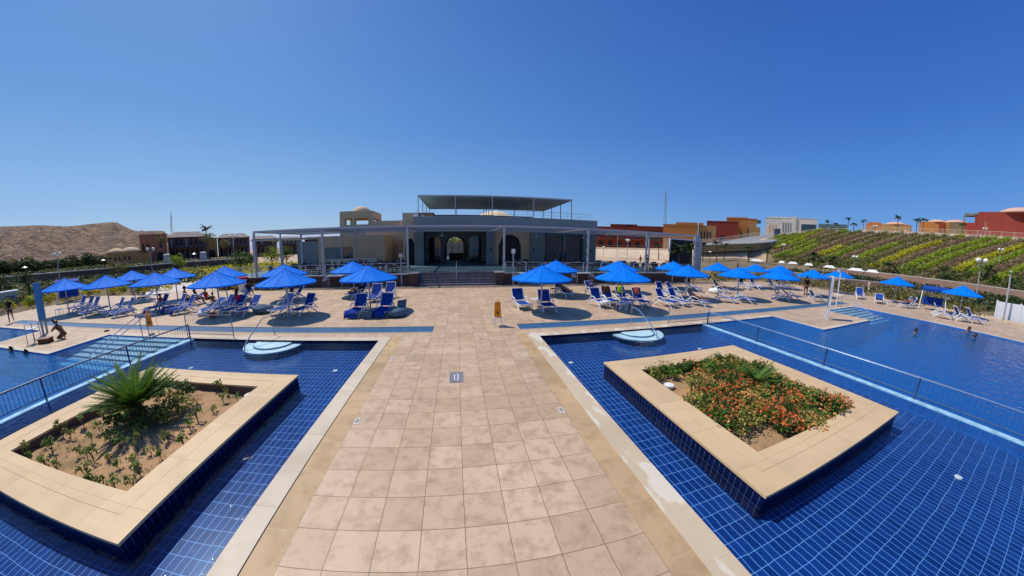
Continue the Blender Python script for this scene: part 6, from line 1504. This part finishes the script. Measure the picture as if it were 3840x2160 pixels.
def shade(label, az, rr_, w, h=2.1):
    w *= .62
    p = pol(az, rr_); t = thing('white_sunshade', label, 'sunshade', (p.x, p.y, -.1), R_(-az)); b = MB(); b.add([(-w, -1.2, h), (w, -1.2, h), (w, 1.2, h), (-w, 1.2, h), (-w * .5, 0, h + .45), (w * .5, 0, h + .45)], [(0, 1, 5, 4), (1, 2, 5), (2, 3, 4, 5), (3, 0, 4), (0, 3, 2, 1)]); b.build('canopy', M['lampm'], t)
    for sx in (-1, 1): b = MB(); b.tube([(sx * w * .9, 0, 0), (sx * w * .9, 0, h)], .06, 5); b.build('post', M['whitew'], t)
for az, rr_, w, d in ((54.6, 80, 2.4, 'below the olive ramp wall'), (58.5, 82, 1.2, 'first of the small group behind the parasol peaks'), (60.2, 82, 1.8, 'widest of the small group behind the parasol peaks'), (62.6, 80, 1.5, 'third behind the parasol peaks'), (65.6, 76, 1.9, 'beside the white statue like lamp'), (69.3, 72, 2.4, 'largest, above the garden path'), (71.5, 72, 1.8, 'partly behind the garden lamps')): shade('pale yellow white sunshade ' + d, az, rr_, w)
def lamp(label, az, rr_, z, h, n=3):
    p = pol(az, rr_); t = thing('globe_lamp', label, 'street lamp', (p.x, p.y, z)); b = MB(); b.tube([(0, 0, 0), (0, 0, h)], .07, 6); b.build('pole', M['post'], t)
    for k in range(n):
        a = k * 2 * PI / n + .5; x, y = .55 * math.cos(a), .55 * math.sin(a); b = MB(); b.tube([(0, 0, h - .2), (x, y, h - .1), (x, y, h + .1)], .03, 4); b.build('arm', M['post'], t)
        b = MB(); b.lathe([(.32 * math.sin(R_(q)), -.32 * math.cos(R_(q))) for q in range(0, 181, 30)], 10, c=(x, y, h + .38)); b.build('globe', M['lampm'], t, smooth=True)
def sl_at(az, f): p = slope_pt(az, f); rr_ = math.hypot(p.x, p.y); return rr_, p.z
for az, f, d in ((71.3, .86, 'near the crest before the orange bungalow'), (58.6, .22, 'low on the slope near the ramp'), (86.3, .40, 'on the slope nearest the end of the view'), (69.0, .04, 'at the slope foot above the sunshades'), (84.4, .9, 'high on the slope before the red house')):
    rr_, z = sl_at(az, f); lamp('three globe garden lamp ' + d, az, rr_, z, 3.4)
lamp('three globe lamp among the shrubs behind the poolside deck', 84.3, 60, -.1, 5.0); lamp('globe lamp standing in the garden before the brown end house', -51.5, 78, -.1, 4.6, 2); lamp('globe lamp before the hedge at the far hill foot', -62.8, 80, -.1, 4.8, 2)
lamp('twin globe lamp rising behind the yellow bedding', -39.8, 80, -.1, 6.5, 2); lamp('twin globe lamp before the sand bank under the pergola', 32.0, 80, -.1, 5.2, 2); lamp('tall lamp before the dark red arcaded house', 30.1, 108, 0, 7.5, 2)
for az, rr_, d in ((-66.5, 75, 'near the end of the retaining wall'), (-57.5, 77, 'halfway along the retaining wall'), (-45.6, 76, 'before the gatepost nearer the shrubs'), (27.5, 100, 'at the sand bank edge'), (46.8, 84, 'by the palms below the ramp')):
    p = pol(az, rr_); t = thing('path_light', 'thin garden pole with a shallow white shade ' + d, 'garden light', (p.x, p.y, -.1)); b = MB(); b.tube([(0, 0, 0), (0, 0, 3.6)], .05, 5); b.build('pole', M['bark'], t); b = MB(); b.lathe([(.5, 3.5), (.12, 3.72), (0, 3.74)], 10); b.build('shade', M['lampm'], t)

# trees and palms
TL = [(-48.2, 78, 3.9, 2.0, 'leaf_lime', 'bright green tree before the first thatched house'), (-39.0, 62, 4.0, 2.3, 'leaf', 'round dark green tree with a bare trunk above the yellow bedding'), (-37.4, 70, 3.5, 2.0, 'leaf', 'smaller green tree close behind the round dark one'), (-34.0, 70, 4.6, 2.4, 'leaf_lime', 'broad light green tree seen through the first pergola bay'), (-31.6, 72, 4.4, 2.2, 'leaf', 'darker green tree next to the light one in the pergola bay'), (-55.8, 84, 4.0, 2.6, 'leaf_olive', 'spreading olive tree in front of the domed ochre house'), (-43.6, 108, 8.5, 2.6, 'leaf_olive', 'dusty tall tree covering the end of the first thatched house'), (-41.0, 112, 6.5, 2.4, 'leaf_olive', 'dusty tree before the ochre link block'), (-49.9, 126, 8.8, 2.2, 'leaf_olive', 'dusty tree against the edge of the brown end house'), (-66.6, 84, 3.4, 2.4, 'leaf_dark', 'dark bushy tree in the garden before the far wall'), (-69.5, 68, 3.0, 2.4, 'leaf_dark', 'dark bushy tree nearest the edge of the far garden')]
for i, (az, rr_, h, rd, m, lb) in enumerate(TL):
    p = pol(az, rr_); tree('garden_tree', lb, 'tree', (p.x, p.y, -.1 if rr_ < 85 else 1.3), h, (rd, rd, rd * .75), m, 30, 26, .17, .13, seed=300 + i)
hr = random.Random(55)
for i in range(22):
    az = -72 + i * .68; rr_ = 150 + hr.uniform(-8, 8); p = pol(az, rr_); hgt = hr.uniform(3.2, 5.2)
    b = MB(); clumps(b, (0, 0, hgt * .5), (2.9, 2.6, hgt * .55), 24, 30, .38, hr, .5); leaves(b, (0, 0, hgt * .5), (2.6, 2.3, hgt * .45), 160, .34, hr); o = b.build('hedge_tree', M['leaf_dark' if i % 3 else 'leaf_olive']); o.location = (p.x, p.y, 1.2)
    tag(o, 'dense dark green hedge tree in the belt at the foot of the rocky hill', 'tree', 'dark hedge trees at the hill foot')
PL = [(41.4, 41.5, -.1, 3.7, 2.0, 'palm with feathery fronds before the outdoor screen'), (43.3, 42.0, -.1, 3.9, 1.8, 'second palm overlapping the outdoor screen edge'), (45.6, 90, 0, 5.0, 2.1, 'thin palm just right of the grey pylon'), (48.0, 92, 0, 5.8, 2.3, 'tallest palm before the olive ramp wall'), (49.2, 95, 0, 5.2, 2.2, 'palm close behind the tallest one at the ramp wall'), (53.3, 96, 0, 5.0, 2.4, 'wide palm at the foot of the olive ramp'), (37.8, 100, 0, 4.4, 1.9, 'palm on the sand bank left of the screen'), (56.2, 104, .5, 4.0, 2.2, 'bushy palm where the planted slope begins'),
      (64.8, 168, 15.2, 4.6, 1.9, 'first lonely palm on the skyline beside the white block'), (66.0, 172, 15.2, 4.0, 1.9, 'second lonely palm on the skyline'), (67.7, 168, 15.2, 6.0, 2.2, 'tallest lonely palm on the skyline'), (68.5, 164, 15.1, 3.6, 2.0, 'short palm beside the tallest lonely one'), (69.8, 170, 15.2, 5.6, 1.7, 'thin palm on the skyline nearest the orange bungalow'), (74.2, 164, 15.1, 6.6, 2.0, 'palm standing over the dome of the long bungalow'), (76.5, 166, 15.1, 6.0, 2.2, 'palm in the gap between the two bungalows'), (77.3, 164, 15.1, 6.0, 2.2, 'second palm in the gap between the two bungalows'), (81.9, 166, 15.1, 5.0, 1.9, 'palm before the open corner of the red house'),
      (-43.7, 122, 1.3, 9.8, 2.6, 'dark palm rising above the end of the thatched roof'), (-33.2, 110, 1.3, 5.0, 2.2, 'palm beyond the first pergola bay')]
hang = random.Random(3)
for i, (az, rr_, z, h, fl, lb) in enumerate(PL):
    o = palm('palm_tree', lb, h, 19, fl, lean=hang.uniform(-.3, .3), seed=400 + i); p = pol(az, rr_); o.location = (p.x, p.y, z); o.rotation_euler = (0, 0, hang.uniform(0, 6))
for i, (az, f, h, lb) in enumerate([(63.2, .10, 4.4, 'dark cypress like palm low on the slope above the sunshades'), (66.0, .06, 4.0, 'dark palm beside the slope lamp'), (73.6, .05, 4.2, 'dark palm halfway along the slope foot'), (80.2, .05, 4.6, 'dark palm above the pink stone wall'), (85.2, .12, 5.2, 'large dark palm behind the deck lamp'), (88.0, .02, 4.4, 'dark palm behind the flat headed lamp post')]):
    rr_, z = sl_at(az, f); o = palm('palm_tree', lb, h * .55, 16, h * .55, 'frond', lean=.1, seed=440 + i); p = pol(az, rr_); o.location = (p.x, p.y, z)
for (x, y, s, h, lb) in ((43.5, 9.2, .7, 1.4, 'dark bush between the swing seat and the flower bed'), (45.2, -1.2, 1.1, 1.3, 'spiky dark bush before the white equipment screen'), (-44, 16.5, .9, 1.3, 'dark round bush beside the grey cabinet'), (44.6, 12.4, .9, 1.0, 'bush behind the parasol on the poolside deck'), (45.0, 5.0, 1.0, 1.1, 'bush behind the three poolside deck loungers')): shrub(lb, x, y, -.1, s, h, 'leaf_dark', None, int(abs(x * 7)), 'bush')
cyp = thing('cypress', 'narrow dark conifer at the far corner of the terrace garden', 'tree', (-44.5, 19.5, -.1)); b = MB(); rr2 = random.Random(8)
for k in range(10): leaves(b, (0, 0, .3 + k * .2), (.5 * (1 - k / 11), .5 * (1 - k / 11), .2), 50, .09, rr2)
b.build('foliage', M['leaf'], cyp); b = MB(); b.tube([(0, 0, 0), (0, 0, 1.6)], .05, 5); b.build('trunk', M['bark'], cyp)
for (x, y, top, d) in ((49.5, 24.2, 'redc', 'in red'), (51.0, 24.2, 'yellow', 'in a yellow top'), (52.2, 23.8, 'greyc', 'in pale grey')): person('person %s walking along the garden path behind the parasols' % d, 'walk', (x, y, -.05), 1.2, 'skin', top, 'whitec')
person('person in white standing at the deck edge near the lone blue lounger', 'stand', (42.6, 14.4, 0), .4, 'skin2', 'whitec', 'whitec', sc_=1.05)
for (az, top, d, w_) in ((75.2, 'whitec', 'in white walking behind the crest railing by the bungalow', .5), (84.0, 'greyc', 'in pale clothes walking behind the crest railing', .8)): p = pol(az, 160.5, 15.1); person('person ' + d, 'walk', (p.x, p.y, p.z), 1.5, 'skin2', top, 'whitec', sc_=1.25)
p = pol(51.6, 70, -.1); person('person in bright red standing on the sandy ground before the bank', 'stand', tuple(p), 0, 'skin', 'redc', 'redc')
p = pol(34.5, 70, -.1); person('person in black standing beyond the terrace railing', 'stand', tuple(p), 0, 'skin', 'black', 'black', sc_=1.15)
